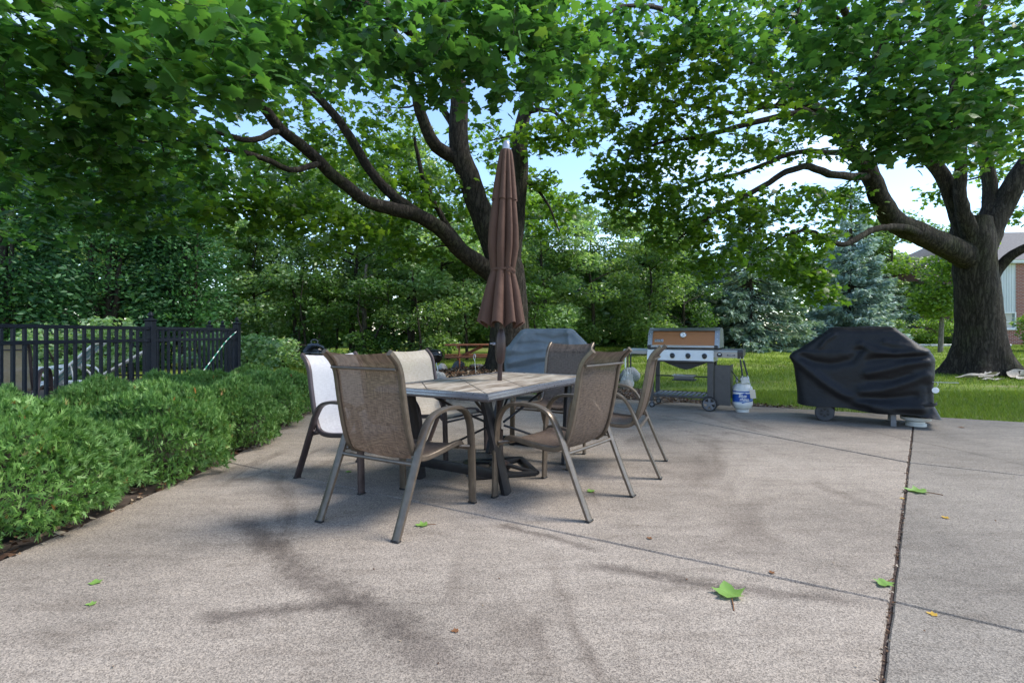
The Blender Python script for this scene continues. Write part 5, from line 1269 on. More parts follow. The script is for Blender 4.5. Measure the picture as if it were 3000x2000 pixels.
gg = empty('covered_grill', (-.13, 8.62, 0), R(-14)); gg.scale = (1.08, 1, 1); tag(gg, 'barbecue under a faded blue-grey cover behind the dining table', 'covered grill')
FG = [([(0, .85), (.3, .80), (.6, .86)], .04, .05), ([(.1, .62), (.4, .70), (.8, .74)], .05, .05), ([(.05, .5), (.35, .55), (.7, .66)], -.045, .05), ([(.5, .4), (.8, .5), (1.2, .52)], .045, .06), ([(.98, 1.15), (1.02, .9), (1.1, .6)], .045, .035), ([(.3, 1.12), (.2, .95), (.1, .78)], .045, .035), ([(.0, .35), (.4, .38), (.8, .3)], .04, .05), ([(.5, 1.08), (.75, 1.02), (1.0, 1.06)], -.03, .04), ([(.2, .92), (.5, .95), (.9, .9)], -.03, .04)]
cover(gg, 'cover', M['cover_grey'], [(0, .12, -.03, 1.36, -.06, .58), (.3, .45, -.02, 1.35, -.03, .57), (.52, .80, .0, 1.34, 0, .56), (.57, .86, .03, 1.31, .01, .56), (.80, 1.12, .20, 1.10, .06, .5), (.86, 1.17, .24, 1.05, .10, .46), (.9, 1.19, .3, 1.0, .15, .42), (1.0, 1.195, .6, .7, .26, .3)],
      lambda x: .13 + .015 * math.sin(6 * x), FG, 11.0, 1, 200, 76, .012)
for x in (.12, 1.2):
    for yy in (.02, .48):
        mb = MB(); mb.box((x, yy, .13), (.05, .05, .26), None, .004); mb.build('leg', M['grey_plastic'], gg)
mb = MB(); mb.box((.65, .25, .4), (.9, .4, .5)); mb.build('cabinet', M['black_plastic'], gg)

# ------------------------------------------------------------------ copper-lidded gas grill
gr = empty('gas_grill', (2.13, 7.71, 0), R(-28)); tag(gr, 'open gas grill with copper lid, steel control panel and slatted shelf', 'grill')
lidp = [(-.015, .905), (-.005, .95), (.03, 1.06), (.06, 1.12), (.11, 1.16), (.18, 1.178), (.34, 1.182), (.44, 1.16), (.51, 1.09), (.54, .98), (.545, .905)]
mb = MB(); mb.prism([(y, z) for y, z in lidp], -.02, .865, 'YZ'); lid = mb.build('lid', M['copper'], gr, angle=25)
big = [(y + (.012 if y > .25 else -.012), z + (.012 if z > 1 else -.004)) for y, z in lidp]
for x0, x1 in ((-.084, -.018), (.863, .929)):
    mb = MB(); mb.prism(big, x0, x1, 'YZ'); mb.build('end_casting', M['cast'], lid, angle=25)
    xs_ = (x0 + x1) / 2
    for yy, zz in ((-.018, .945), (.008, 1.03), (.035, 1.10)):
        mb = MB(); mb.lathe([(.007, -.004), (.007, .0), (0, .002)], (0, 0, 0), 8); b_ = mb.build('bolt', M['steel'], lid); b_.location = (xs_, yy - .008, zz); b_.rotation_euler = (R(75), 0, 0)
mb = MB(); mb.box((.4225, .105, 1.168), (.885, .10, .008), Matrix.Rotation(R(22), 3, 'X')); mb.build('top_strip', M['steel'], lid)
mb = MB(); mb.box((.4225, -.018, .918), (.885, .012, .03)); mb.build('lower_strip', M['steel'], lid)
mb = MB(); mb.tube([(-.02, -.075, .912), (.865, -.075, .912)], .0165, 14); hd = mb.build('handle', M['steel'], lid)
for x in (-.045, .885):
    mb = MB(); mb.box((x, -.05, .912), (.05, .075, .05), None, .01); mb.build('handle_bracket', M['black_plastic'], hd)
th = empty('thermometer', (.425, .028, 1.083), 0, gr); th.rotation_euler = (R(90 - 19), 0, 0); th.parent = lid
mb = MB(); mb.lathe([(.044, -.01), (.044, .012), (.036, .018), (.034, .014)], seg=24, cap=False); mb.build('thermometer_bezel', M['steel'], lid).matrix_local = th.matrix_local if False else Matrix.Translation((.425, .028, 1.083)) @ Matrix.Rotation(R(71), 4, 'X')
mb = MB(); mb.lathe([(.036, .008), (.036, .0125), (0, .0125)], seg=24); o_ = mb.build('thermometer_dial', M['white_print'], lid); o_.matrix_local = Matrix.Translation((.425, .028, 1.083)) @ Matrix.Rotation(R(71), 4, 'X')
mb = MB(); mb.box((.006, .006, .0145), (.006, .034, .002), .7); mb.box((0, -.018, .0145), (.02, .004, .002)); o_ = mb.build('thermometer_needle', M['dark_print'], lid); o_.matrix_local = Matrix.Translation((.425, .028, 1.083)) @ Matrix.Rotation(R(71), 4, 'X')
bpy.data.objects.remove(th)
BM = Matrix.Translation((.08, .004, 1.0)) @ Matrix.Rotation(R(72), 4, 'X')
mb = MB(); mb.box((0, 0, 0), (.125, .045, .008), None, .003); bd = mb.build('badge', M['steel'], lid); bd.matrix_local = BM
mb = MB(); mb.box((0, 0, .005), (.113, .034, .003)); bd2 = mb.build('badge_panel', M['dark_print'], lid); bd2.matrix_local = BM
o_ = text_mesh('lettering', 'weber', .034, M['white_print'], lid, (0, 0, 0), (0, 0, 0)); o_.matrix_local = BM @ Matrix.Translation((-.012, 0, .0075))
mb = MB(); mb.lathe([(.008, .0065), (.008, .009), (0, .009)], (.043, .002, 0), 10); o_ = mb.build('emblem', M['white_print'], lid); o_.matrix_local = BM
# body
mb = MB(); mb.prism([(-.05, .70), (-.075, .715), (-.05, .865), (0, .885), (.52, .885), (.52, .70)], -.08, .855, 'YZ'); mb.build('control_panel', M['brushed'], gr, angle=20)
mb = MB(); mb.box((.3875, -.062, .700), (.94, .02, .02), None, .004); mb.build('panel_edge', M['cabinet'], gr)
mb = MB(); mb.box((.4225, .26, .893), (.90, .5, .022)); mb.build('cook_box', M['black_plastic'], gr)
for x in (.29, .51, .735):
    k = MB(); k.lathe([(.046, 0), (.046, .004), (.036, .006)], seg=24, cap=False); kb = k.build('knob_ring', M['steel'], gr)
    KX = Matrix.Translation((x, -.0665, .782)) @ Matrix.Rotation(R(81), 4, 'X'); kb.matrix_local = KX
    k = MB(); k.lathe([(.037, 0), (.037, .012), (.031, .016), (.029, .036), (.0, .039)], seg=20); k.box((0, 0, .04), (.012, .058, .014), None, .003); ko = k.build('knob', M['black_plastic'], gr)
    ko.matrix_local = KX.copy()
mb = MB(); mb.prism([(.12, .70), (.20, .66), (.38, .595), (.46, .575), (.54, .595), (.70, .66), (.78, .70)], .02, .48, 'XZ'); mb.build('firebox', M['black_plastic'], gr, angle=30)
for (x, y, w, d, z0, z1, m_) in ((-.035, -.01, .075, .06, .10, .70, 'cabinet'), (-.035, .47, .06, .06, .10, .70, 'cabinet'), (.81, -.01, .085, .06, .09, .70, 'cabinet'), (.81, .47, .06, .06, .09, .70, 'cabinet')):
    mb = MB(); mb.box((x, y, (z0 + z1) / 2), (w, d, z1 - z0), None, .006); mb.build('post', M[m_], gr)
mb = MB(); mb.box((.965, .0, .375), (.215, .02, .57), None, .004); mb.build('cabinet_panel', M['cabinet'], gr)
mb = MB(); mb.box((1.063, .22, .42), (.016, .40, .46)); mb.build('side_panel', M['black_plastic'], gr)
# slatted shelf
mb = MB(); mb.box((.385, -.022, .185), (.765, .022, .032), None, .004); sh = mb.build('shelf_rail', M['cabinet'], gr)
mb = MB(); mb.box((.385, .47, .20), (.765, .02, .03), None, .004); mb.build('shelf_rail', M['cabinet'], gr)
pr = None
for i in range(11):
    x = .03 + i * .071
    if pr is None: mb = MB(); mb.box((0, .225, .203), (.046, .46, .014), None, .003); so = mb.build('slat', M['grey_plastic'], gr); pr = so.data
    else: so = link('slat', pr, None, gr)
    so.location = (x, 0, 0)
# drip pan
mb = MB(); mb.box((.13, .18, .468), (.26, .02, .018)); mb.box((.66, .18, .468), (.24, .02, .018)); mb.box((.42, .18, .415), (.32, .24, .014)); mb.build('pan_bracket', M['black_plastic'], gr)
V = []; F = []
for (w, d, z) in ((.125, .09, .424), (.15, .11, .482), (.165, .12, .486), (.165, .12, .482)):
    for sx, sy in ((-1, -1), (1, -1), (1, 1), (-1, 1)): V.append((.42 + sx * w, .18 + sy * d, z))
F = [(3, 2, 1, 0)] + [(r_ * 4 + i, r_ * 4 + (i + 1) % 4, r_ * 4 + 4 + (i + 1) % 4, r_ * 4 + 4 + i) for r_ in range(3) for i in range(4)]
MB().add(V, F).build('drip_pan', M['alu'], gr, smooth=False)
# side tables
mb = MB(); mb.prism([(-.06, .80), (-.07, .845), (-.03, .868), (.47, .868), (.47, .83)], -.445, -.085, 'YZ'); mb.build('side_table', M['brushed'], gr, angle=20)
rt = MB(); rt.prism([(-.055, .765), (-.075, .845), (-.04, .872), (.47, .872), (.47, .83)], .858, 1.165, 'YZ'); rto = rt.build('side_table', M['brushed'], gr, angle=20)
mb = MB(); mb.prism([(-.05, .755), (-.08, .845), (-.04, .878), (.48, .878), (.48, .80)], 1.165, 1.235, 'YZ'); mb.build('end_cap', M['cabinet'], rto, angle=20)
mb = MB(); mb.box((1.01, .21, .876), (.305, .50, .006)); mb.build('table_surface', M['cabinet'], rto)
KM = Matrix.Translation((.935, -.067, .808)) @ Matrix.Rotation(R(76), 4, 'X')
mb = MB(); mb.lathe([(.034, 0), (.034, .006), (.028, .012), (0, .012)], seg=20); o_ = mb.build('igniter_button', M['black_plastic'], rto); o_.matrix_local = KM
mb = MB(); mb.box((0, .004, .0125), (.03, .012, .002)); o_ = mb.build('button_mark', M['white_print'], rto); o_.matrix_local = KM
KM = Matrix.Translation((1.085, -.066, .803)) @ Matrix.Rotation(R(76), 4, 'X')
mb = MB(); mb.box((0, 0, .001), (.105, .02, .003)); o_ = mb.build('name_plate', M['dark_print'], rto); o_.matrix_local = KM
o_ = text_mesh('lettering', 'GENESIS II', .0165, M['white_print'], rto, (0, 0, 0), (0, 0, 0), .0006); o_.matrix_local = KM @ Matrix.Translation((0, 0, .0032))
# wheel and casters
def spoked_wheel(parent, loc, r):
    w = MB(); w.lathe([(r * .82, -.024), (r * .95, -.024), (r, -.014), (r, .014), (r * .95, .024), (r * .82, .024)], (0, 0, 0), 30, 'Y', False); wo_ = w.build('wheel', M['black_plastic'], parent); wo_.location = loc
    h = MB(); h.lathe([(r * .74, -.02), (r * .83, -.02), (r * .83, .02), (r * .74, .02)], (0, 0, 0), 30, 'Y', False); h.lathe([(r * .26, -.024), (r * .26, .024)], (0, 0, 0), 14, 'Y')
    for k in range(5):
        a = k * 2 * math.pi / 5 + .3; h.box((math.cos(a) * r * .5, 0, math.sin(a) * r * .5), (r * .62, .034, r * .3), Matrix.Rotation(-a, 3, 'Y'))
    h.build('rim', M['grey_plastic'], wo_)
spoked_wheel(gr, (.80, -.065, .105), .105); spoked_wheel(gr, (.80, .45, .105), .105)
for yy in (.0, .46):
    w = MB(); w.lathe([(.0, -.018), (.03, -.018), (.042, -.012), (.042, .012), (.03, .018), (0, .018)], (0, 0, 0), 20, 'Y'); c_ = w.build('caster', M['black_plastic'], gr); c_.location = (-.02, yy, .042)
    w = MB(); w.lathe([(.026, -.0205), (.026, .0205)], (0, 0, 0), 16, 'Y'); w.box((0, 0, .05), (.03, .05, .03)); w.build('caster_hub', M['grey_plastic'], c_)

# gas bottle beside it
gc, gs = math.cos(R(-28)), math.sin(R(-28))
def grill_world(x, y): return (2.13 + gc * x - gs * y, 7.71 + gs * x + gc * y)
tk = empty('gas_bottle', (*grill_world(1.215, .13), 0), R(-20)); tk.scale = (.87, .87, .95); tag(tk, 'white propane bottle with blue printed sleeve beside the copper-lidded grill', 'gas bottle')
mb = MB(); mb.lathe([(.10, .0), (.102, .035), (.096, .04)], seg=28, cap=False); mb.build('foot_ring', M['tank'], tk)
mb = MB(); mb.lathe([(.02, .03), (.09, .037), (.135, .065), (.154, .11), (.155, .33), (.145, .375), (.105, .41), (.03, .425), (0, .425)], seg=36); mb.build('body', M['tank'], tk)
mb = MB(); mb.lathe([(.1562, .118), (.1566, .12), (.1566, .322), (.1562, .324)], seg=36, cap=False); sl = mb.build('sleeve', M['white_print'], tk)
def wrap(fn, nu, nv, rad, nm, mat):
    MB().grid(lambda u, v: (lambda a, z: (rad * math.sin(a), -rad * math.cos(a), z))(*fn(u, v)), nu, nv).build(nm, mat, sl)
wrap(lambda u, v: ((u - .5) * 2.5, .30 + (.018) * v), 30, 2, .1572, 'sleeve_band', M['blue_print'])
wrap(lambda u, v: ((u - .5) * 2.7 * math.sqrt(max(.02, 1 - (2 * v - 1) ** 6)) + .05, .145 + .145 * v + .018 * (u - .5)), 30, 12, .1576, 'sleeve_panel', M['blue_print'])
wrap(lambda u, v: (-.9 + 2.1 * u, .148 + .012 * v + .05 * u * u), 30, 2, .1580, 'sleeve_swoosh', M['pale_blue_print'])
def curved_text(body, z, size, a0, nm):
    o_ = text_mesh(nm, body, size, M['white_print'], sl, (0, 0, 0), (0, 0, 0), .0006, .0012, .15)
    for v_ in o_.data.vertices:
        a = v_.co.x / .158 + a0; rr = .1592 + v_.co.z; yz = v_.co.y + z
        v_.co = (rr * math.sin(a), -rr * math.cos(a), yz)
curved_text('Blue', .247, .068, -.05, 'lettering'); curved_text('rhino', .196, .066, .12, 'lettering')
curved_text('PROPANE', .134, .014, -.1, 'lettering')
mb = MB()
for k in range(3):
    a0 = k * 2.094 + .3; arc = [(.10 * math.cos(a), .10 * math.sin(a), .475) for a in np.linspace(a0, a0 + 1.5, 10)]; mb.tube(arc, 1, prof=(.085, .004), side=(0, 0, 1))
mb.build('collar', M['tank'], tk)
mb = MB(); mb.lathe([(.018, .42), (.018, .47), (.012, .475), (.012, .50), (.032, .505), (.032, .52), (0, .524)], seg=14); mb.build('valve', M['black_plastic'], tk)
mb = MB(); mb.tube(spline([(.0, -.03, .475), (-.05, -.09, .46), (-.1, -.1, .52), (-.16, -.02, .60)], .03), .008, 8); mb.build('hose', M['black_plastic'], tk)

# tools hanging on the grill
def tool(label, x, y, ztop, hl, total, hm, tip, lean=0.0):
    wx, wy = grill_world(x, y); root = empty('grill_tool', (wx, wy, 0), R(-28)); tag(root, label, 'grill tool', 'tools hanging from the grill tables')
    L = lambda t: (lean * t, -.02 * t, ztop - total * t)
    mb = MB(); mb.tube([L(0), L(hl / total)], 1, prof=(.022, .012), side=(1, 0, 0)); mb.build('handle', hm, root)
    mb = MB(); mb.tube([L(hl / total), L(.8)], .005, 6)
    if tip == 'spatula': mb.box(L(.9), (.07, .004, total * .24), Matrix.Rotation(-lean * .9, 3, 'Y'))
    elif tip == 'fork':
        for s in (-1, 1): mb.tube([L(.8), (L(.88)[0] + s * .015, L(.88)[1], L(.88)[2]), (L(1)[0] + s * .015, L(1)[1], L(1)[2])], .003, 6)
    else:
        for s in (-1, 1): mb.tube([L(hl / total), (L(.8)[0] + s * .02, L(.8)[1], L(.8)[2]), (L(1)[0] + s * .008, L(1)[1], L(1)[2])], 1, prof=(.02, .004), side=(0, 1, 0))
    mb.build('blade', M['steel'], root)
    mb = MB(); mb.tube([(0, .0, ztop + .0), (0, .0, ztop + .03), (0, .02, ztop + .04)], .003, 6); mb.build('hanging_loop', M['steel'], root)
tool('steel-handled tongs hanging at the far left of the grill side table', -.40, -.09, .79, .2, .40, M['steel'], 'tongs')
tool('wooden-handled fork hanging second from left on the grill side table', -.365, -.09, .79, .2, .42, M['twig'], 'fork')
tool('black-handled spatula hanging closest to the grill body on the left side table', -.32, -.09, .79, .2, .38, M['black_plastic'], 'spatula')
tool('black tongs hanging in front of the gas bottle valve', 1.205, -.11, .745, .22, .40, M['black_plastic'], 'tongs', .05)
tool('long steel spatula with black handle leaning out right of the gas bottle', 1.245, -.12, .735, .20, .50, M['black_plastic'], 'spatula', .13)

# ------------------------------------------------------------------ charcoal grills and picnic table
def zg(x, y): return float(gz(x, y))
kt = empty('kettle_grill', (-4.4, 11.4, zg(-4.4, 11.4))); tag(kt, 'black kettle grill whose domed lid shows behind the white chair', 'grill')
mb = MB(); mb.lathe([(.0, .42), (.12, .43), (.22, .50), (.275, .60), (.285, .66)], seg=32); mb.build('bowl', M['black_enamel'], kt)
mb = MB(); mb.lathe([(.292, .655), (.296, .67), (.285, .74), (.235, .83), (.14, .895), (.05, .915), (0, .917)], seg=32); kl = mb.build('lid', M['black_enamel'], kt)
mb = MB(); mb.tube(spline([(-.07, 0, .905), (-.075, 0, .955), (-.03, 0, .985), (.03, 0, .985), (.075, 0, .955), (.07, 0, .905)], .02), .010, 8); mb.box((0, 0, .985), (.09, .022, .02), None, .004); mb.build('lid_handle', M['grey_plastic'], kl)
for k in range(3):
    a = k * 2.094 + .4; mb = MB(); mb.tube([(.15 * math.cos(a), .15 * math.sin(a), .48), (.27 * math.cos(a), .27 * math.sin(a), .0)], .012, 8); mb.build('leg', M['alu'], kt)
pg = empty('charcoal_grill', (-1.98, 12.2, zg(-1.98, 12.2)), R(8)); tag(pg, 'small black rounded charcoal grill on steel legs behind the cream chair', 'grill')
def rr_ring(w, d, z, n=36): return [((w * math.copysign(abs(math.cos(a)) ** .55, math.cos(a))), d * math.copysign(abs(math.sin(a)) ** .55, math.sin(a)), z) for a in np.linspace(0, 2 * math.pi, n, endpoint=False)]
def rr_shell(levels, nm, mat, parent):
    V = []; F = []; n = 36
    for w, d, z in levels: V += rr_ring(w, d, z)
    for i in range(len(levels) - 1):
        for j in range(n): k = (j + 1) % n; F.append((i * n + j, i * n + k, (i + 1) * n + k, (i + 1) * n + j))
    F.append(tuple(range(n - 1, -1, -1))); F.append(tuple((len(levels) - 1) * n + j for j in range(n)))
    return MB().add(V, F).build(nm, mat, parent)
rr_shell([(.2, .12, .40), (.27, .17, .43), (.31, .21, .50), (.325, .225, .575)], 'bowl', M['black_enamel'], pg)
rr_shell([(.335, .235, .57), (.34, .24, .582), (.32, .225, .65), (.27, .18, .715), (.18, .11, .735)], 'lid', M['black_enamel'], pg)
mb = MB(); mb.tube(spline([(-.06, -.10, .73), (-.06, -.11, .765), (.06, -.11, .765), (.06, -.10, .73)], .03), .009, 8); mb.build('lid_handle', M['black_plastic'], pg)
for sx in (-1, 1):
    for sy in (-1, 1): mb = MB(); mb.tube([(sx * .17, sy * .11, .44), (sx * .25, sy * .19, 0)], .010, 8); mb.build('leg', M['alu'], pg)

pt = empty('picnic_table', (-.62, 14.3, zg(-.62, 14.3)), R(7)); tag(pt, 'red-stained wooden picnic table on the lawn behind the stone ring', 'picnic table')
for i in range(5): mb = MB(); mb.box((0, -.30 + i * .15, .74), (2.5, .14, .04), None, .004); mb.build('table_plank', M['cedar_wood'], pt)
for s in (-1, 1):
    for k in (0, 1): mb = MB(); mb.box((0, s * (.62 + k * .13), .43), (2.5, .12, .04), None, .004); mb.build('bench_plank', M['cedar_wood'], pt)
    for sy in (-1, 1): mb = MB(); mb.tube([(s * .85, sy * .22, .72), (s * .85, sy * .62, 0)], 1, prof=(.04, .09), side=(1, 0, 0)); mb.build('leg', M['cedar_wood'], pt)
    mb = MB(); mb.box((s * .895, 0, .385), (.04, 1.5, .09), None, .004); mb.build('cross_beam', M['cedar_wood'], pt)
    mb = MB(); mb.box((s * .895, 0, .69), (.04, .72, .08), None, .004); mb.build('cross_beam', M['cedar_wood'], pt)
    mb = MB(); mb.tube([(s * .84, 0, .40), (s * .2, 0, .70)], 1, prof=(.04, .08), side=(0, 1, 0)); mb.build('brace', M['cedar_wood'], pt)

# ------------------------------------------------------------------ stones round the tree bed
import bmesh
def rock_mesh(seed):
    bm = bmesh.new(); bmesh.ops.create_icosphere(bm, subdivisions=3, radius=1)
    for v in bm.verts:
        p = v.co.copy(); d = 1 + .28 * mnoise.noise(p * 1.1 + Vector((seed * 7.1, 0, 0))) + .10 * mnoise.noise(p * 2.6 + Vector((0, seed * 3.3, 0))) + .03 * mnoise.noise(p * 7)
        v.co = p * d
    me = bpy.data.meshes.new('stone'); bm.to_mesh(me); bm.free()
    me.polygons.foreach_set('use_smooth', [True] * len(me.polygons)); return me
# x, y, half sizes, material, label
STONES = [
    (-2.35, 11.55, .20, .16, .13, 'rock_tan', 'tan boulder at the foot of the small charcoal grill'), (-1.98, 11.25, .15, .13, .12, 'rock_grey', 'round grey stone beside the charcoal grill leg'), (-1.72, 11.5, .24, .2, .17, 'rock_grey', 'broad grey stone right of the charcoal grill'),
    (-1.50, 11.05, .17, .13, .13, 'rock_dark', 'dark blue-grey stone in the front of the ring'), (-1.15, 10.85, .24, .15, .13, 'rock_pale', 'long pale flat stone just above the table edge'), (-.78, 10.72, .15, .12, .10, 'rock_tan', 'small tan stone just above the table edge'),
    (-.38, 10.62, .14, .12, .10, 'rock_dark', 'small dark stone left of the umbrella pole'), (-2.15, 12.3, .28, .22, .22, 'rock_grey', 'largest rounded grey stone at the left end of the ring'), (-2.3, 13.2, .24, .2, .2, 'rock_grey', 'greenish grey stone behind the largest one'),
    (-1.9, 13.9, .17, .15, .16, 'rock_pale', 'white stone under the picnic table leg'), (-1.5, 14.35, .19, .16, .18, 'rock_dark', 'dark upright stone in the back of the ring'), (-1.0, 14.6, .22, .15, .12, 'rock_tan', 'tan flat stone in the back of the ring'),
    (-.55, 14.72, .2, .15, .14, 'rock_grey', 'grey stone in the back of the ring near the umbrella pole'), (2.45, 10.9, .15, .14, .19, 'rock_pale', 'tall pale stone left of the copper-lidded grill'), (2.36, 10.55, .15, .13, .12, 'rock_tan', 'pinkish stone in front of the tall pale one'),
    (1.95, 10.9, .2, .18, .16, 'rock_grey', 'grey stone seen past the brown chair arm'), (2.72, 11.9, .24, .2, .2, 'rock_grey', 'grey stone at the right end of the ring'), (-.0, 10.52, .16, .13, .12, 'rock_pale', 'pale stone behind the foot of the umbrella pole')]
RM = [rock_mesh(s) for s in range(4)]
for i, (x, y, a, b_, c_, mt, lb) in enumerate(STONES):
    me = RM[i % 4].copy(); me.materials.append(M[mt]); o_ = bpy.data.objects.new('stone', me); COL.objects.link(o_)
    o_.location = (x, y, zg(x, y) + c_ * .62); o_.scale = (a, b_, c_); o_.rotation_euler = (rng.normal(0, .15), rng.normal(0, .15), rng.uniform(0, 6.28)); tag(o_, lb, 'stone', 'stones edging the tree bed')
# small garden stake in the bed
mb = MB(); mb.tube([(0, 0, -.05), (-.03, 0, .25), (-.04, 0, .38)], .008, 6); mb.tube(spline([(-.04, 0, .36), (-.07, 0, .44), (-.04, 0, .52), (-.02, 0, .44), (-.04, 0, .37)], .03), .008, 6)
o_ = mb.build('garden_stake', M['alu']); o_.location = (-.85, 12.2, zg(-.85, 12.2) + .1); tag(o_, 'thin metal garden stake standing in the mulch ring', 'stake')

# ------------------------------------------------------------------ brick house
HX, HY = 25.6, 29.4; hz = zg(HX, HY)
house = empty('brick_house', (HX, HY, hz - .2), R(-6)); tag(house, 'red brick house with white window partly hidden by the big maple trunk', 'house')
W_, D_, H_ = 15.0, 9.0, 4.75
wx0, wx1, wz0, wz1 = 2.25, 3.05, 1.05, 2.0     # window bay (siding above it)
def wall_piece(nm, x0, x1, z0, z1, y=0, m='brick', th=.25):
    mb = MB(); mb.box(((x0 + x1) / 2, y + th / 2, (z0 + z1) / 2), (x1 - x0, th, z1 - z0)); return mb.build(nm, M[m], house, smooth=False, uv=lambda p: (p[0] + p[1], p[2]))
wall_piece('wall', 0, wx0, 0, H_); wall_piece('wall', wx1, W_, 0, H_); wall_piece('wall', wx0, wx1, 0, wz0)
wall_piece('siding_panel', wx0, wx1, wz1, H_, .03, 'siding', .2)
mb = MB(); mb.box((.125, D_ / 2 + .13, H_ / 2), (.25, D_ - .25, H_)); mb.build('wall', M['brick'], house, smooth=False, uv=lambda p: (p[0] + p[1], p[2]))
for k in range(6):
    mb = MB(); mb.box((wx0 + .066 + k * .133, .018, (wz1 + H_) / 2), (.02, .02, H_ - wz1)); mb.build('batten', M['siding'], house, smooth=False)
win = empty('window', (0, 0, 0), 0, house)
mb = MB(); mb.box(((wx0 + wx1) / 2, .1, (wz0 + wz1) / 2), (wx1 - wx0 - .12, .02, wz1 - wz0 - .12)); mb.build('pane', M['glass'], win)
for c_, d_ in ((((wx0 + wx1) / 2, .05, wz1 - .03), (wx1 - wx0, .12, .06)), ((wx0 + .03, .05, (wz0 + wz1) / 2), (.06, .12, wz1 - wz0 - .122)), ((wx1 - .03, .05, (wz0 + wz1) / 2), (.06, .12, wz1 - wz0 - .122)), (((wx0 + wx1) / 2, .05, wz0 + .03), (wx1 - wx0, .12, .06)), (((wx0 + wx1) / 2, .08, (wz0 + wz1) / 2 - .08), (wx1 - wx0 - .124, .03, .035))):
    mb = MB(); mb.box(c_, d_); mb.build('frame', M['white_paint'], win, smooth=False)
mb = MB(); mb.box(((wx0 + wx1) / 2, -.04, wz0 - .03), (wx1 - wx0 + .1, .14, .05)); mb.build('sill', M['white_paint'], win, smooth=False)
mb = MB(); mb.box((W_ / 2, -.2, H_ + .12), (W_ + .9, .12, .2)); mb.box((W_ / 2, -.05, H_ + .035), (W_ + .8, .42, .06)); mb.build('eave', M['white_paint'], house, smooth=False)
mb = MB(); mb.add([(-.5, -.3, H_ + .2), (W_ + .5, -.3, H_ + .2), (W_ + .5, D_ + .3, H_ + .2), (-.5, D_ + .3, H_ + .2), (3, D_ / 2, H_ + 2.6), (W_ - 3, D_ / 2, H_ + 2.6)], [(0, 1, 5, 4), (1, 2, 5), (2, 3, 4, 5), (3, 0, 4), (3, 2, 1, 0)]); mb.build('roof', M['roof'], house, smooth=False)
# low stone edging of the house bed
mb = MB()
for k in range(14): mb.box((k * .42, rng.normal(0, .02), .05), (.40, .22, .16), rng.normal(0, .05), .02)
o_ = mb.build('bed_edging', M['rock_pale']); o_.location = (20.2, 26.6, zg(22, 26.6)); tag(o_, 'low row of pale edging stones before the house shrubs', 'edging')

# ------------------------------------------------------------------ bark scraps at the foot of the big maple
def scrap(x, y, L, w, curl, rz, tilt, label):
    z0 = zg(x, y)
    def fn(u, v):
        a = (u - .5) * curl; r_ = w / max(curl, .2)
        return ((v - .5) * L, r_ * math.sin(a) + .02 * math.sin(6 * v), r_ * (1 - math.cos(a)) + .02 * math.sin(9 * v + u * 4) + tilt * v)
    mb = MB().grid(fn, 9, 12); o_ = mb.build('bark_scrap', M['paper_bark']); o_.location = (x, y, z0 + .03); o_.rotation_euler = (0, 0, rz); tag(o_, label, 'bark scrap', 'bark scraps under the big maple')
scrap(12.35, 12.35, .62, .5, 3.4, .15, .05, 'large curled scrap of bark against the foot of the big maple')
scrap(11.15, 12.3, .75, .25, 1.2, -.2, .12, 'pale bark strip lying left of the big maple trunk')
scrap(11.2, 11.95, .5, .16, .9, .1, .02, 'small white bark flake in the grass left of the maple')
scrap(11.6, 12.45, .35, .3, .8, .5, .1, 'grey square bark flake standing at the trunk base')
scrap(12.05, 12.1, .28, .2, 1.5, .9, .05, 'small pale bark curl before the middle of the trunk')
scrap(13.25, 12.45, .9, .2, 1.4, .05, .06, 'long pale bark strip at the right picture edge')
scrap(13.0, 12.0, .55, .12, 1.0, .5, .03, 'thin bark sliver lying right of the big curl')
for i, (x, y, L, a, lb) in enumerate([(12.75, 12.0, .6, .5, 'forked dry twig before the right root of the maple'), (11.3, 12.15, .45, -.2, 'short dry twig among the bark left of the maple'), (4.95, 6.25, .25, -.4, 'thin dark twig on the concrete right of the black cover'), (2.4, 8.0, .5, .4, 'dry twig on the patio under the slatted grill shelf')]):
    mb = MB(); mb.tube([(-L / 2, 0, .01), (0, .03, .03), (L / 2, .0, .015)], [.009, .008, .003], 5); mb.tube([(0, .03, .03), (L * .3, .1, .05)], [.006, .002], 5)
    o_ = mb.build('twig', M['twig']); o_.location = (x, y, zg(x, y) + .02 if y > 8 and i < 2 else .0); o_.rotation_euler = (0, 0, a); tag(o_, lb, 'twig', 'fallen twigs')

# ------------------------------------------------------------------ fallen leaves
def fallen(x, y, s, rz, mat, label, flip=False, curl=.5, stem=True):
    k = len(MAPLE); V = []
    rings = [1.0, .66, .33]
    for q in rings:
        for (u, v) in MAPLE:
            uu, vv = u * q, .36 + (v - .36) * q; V.append((uu * s, vv * s, s * (.05 + curl * (uu * uu) * .55 + curl * .35 * (vv - .4) ** 2 + .03 * math.sin(9 * uu + 7 * vv))))
    V.append((0, .36 * s, s * .05)); F = []
    for r_ in range(2):
        for i in range(k): j = (i + 1) % k; F.append((r_ * k + i, r_ * k + j, (r_ + 1) * k + j, (r_ + 1) * k + i))
    for i in range(k): F.append((2 * k + i, 2 * k + (i + 1) % k, 3 * k))
    o_ = MB().add(V, F).build('fallen_leaf', M[mat], angle=80)
    zmin = min(v_[2] for v_ in V)
    o_.location = (x, y, .002 - zmin); o_.rotation_euler = (0, 0, rz); tag(o_, label, 'leaf', 'fallen leaves on the patio')
    if stem:
        mb = MB(); mb.tube([(0, 0, s * .06), (-.05 * s, -.35 * s, s * .05), (-.12 * s, -.7 * s, zmin)], .0022 * s / .15 + .0008, 5); mb.build('leaf_stem', M['fallen_leaf_brown'], o_)
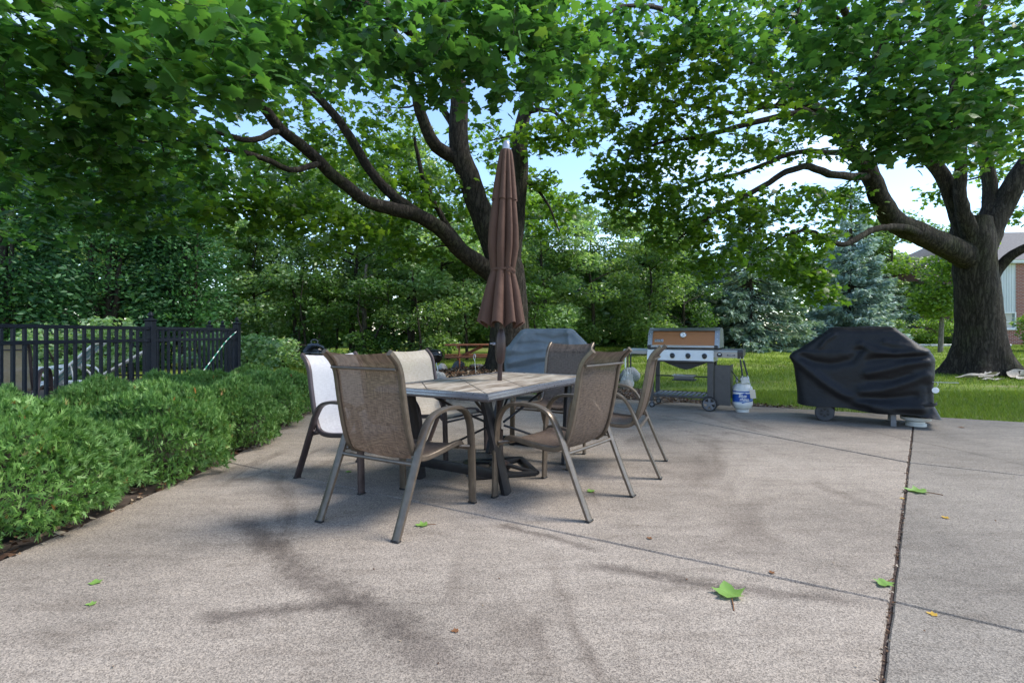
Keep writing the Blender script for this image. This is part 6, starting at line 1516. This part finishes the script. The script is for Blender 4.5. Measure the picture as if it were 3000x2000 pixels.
fallen(.91, 2.12, .125, -.15, 'fallen_leaf', 'large curled pale green maple leaf lying in the near right of the patio', curl=1.0)
fallen(2.87, 3.55, .13, 1.1, 'fallen_leaf', 'green maple leaf just right of the long slab joint', curl=.8)
fallen(1.66, 2.27, .075, 2.2, 'fallen_leaf', 'small green leaf caught in the long slab joint', curl=.6)
fallen(.56, 3.56, .06, .4, 'fallen_leaf', 'small green leaf between the rear feet of the right chair', curl=.4)
fallen(-.49, 2.95, .07, 1.9, 'fallen_leaf', 'small green leaf in front of the nearest chair', curl=.9)
fallen(-1.83, 2.25, .05, .7, 'fallen_leaf', 'tiny pale leaf bit alone on the lower left slab', stem=False)
fallen(-1.70, 2.09, .035, 2.0, 'fallen_leaf', 'tiniest green leaf bit near the left picture edge', stem=False)
fallen(2.60, 3.05, .04, 0.3, 'fallen_leaf_yellow', 'small yellow leaf right of the long joint', stem=False)
fallen(2.62, 3.42, .03, 1.3, 'fallen_leaf_yellow', 'tiny yellow leaf near the green one at the joint', stem=False)
fallen(1.66, 2.0, .035, 0.9, 'fallen_leaf_yellow', 'small orange leaf beside the crossing of the joints', stem=False)
fallen(.75, 2.75, .03, .9, 'fallen_leaf_brown', 'tiny brown leaf crumb in the middle of the near slab', stem=False)
fallen(-.2, 1.9, .028, 1.9, 'fallen_leaf_brown', 'brown leaf crumb low in the middle of the picture', stem=False)
fallen(1.2, 2.35, .028, .2, 'fallen_leaf_brown', 'brown leaf crumb just above the diagonal joint', stem=False)
fallen(-1.3, 4.1, .05, 2.9, 'fallen_leaf', 'small green leaf beneath the white chair', stem=False)
fallen(5.3, 6.0, .06, .9, 'fallen_leaf_brown', 'curled brown leaf on the far right slab', stem=False)
g5 = np.random.default_rng(5)
pts = []
for i in range(420):      # leaf crumbs lodged in the joint
    t = g5.uniform(0, 1) ** 1.3; p = np.array([.9, 1.29]) + t * np.array([3.9, 4.83]); pts.append((p[0] + g5.normal(0, .006), p[1] + g5.normal(0, .006), -.006 + g5.uniform(0, .01)))
scatter_chips('joint_litter', pts, .016, M['chip'], 'crumbled dead leaves lodged in the long slab joint', .3)
pts = [(*(g5.uniform((-2.2, 1.5), (4.0, 6.0))), .004) for i in range(110)]
scatter_chips('patio_crumbs', pts, .014, M['chip'], 'specks of leaf litter scattered over the patio', .8)
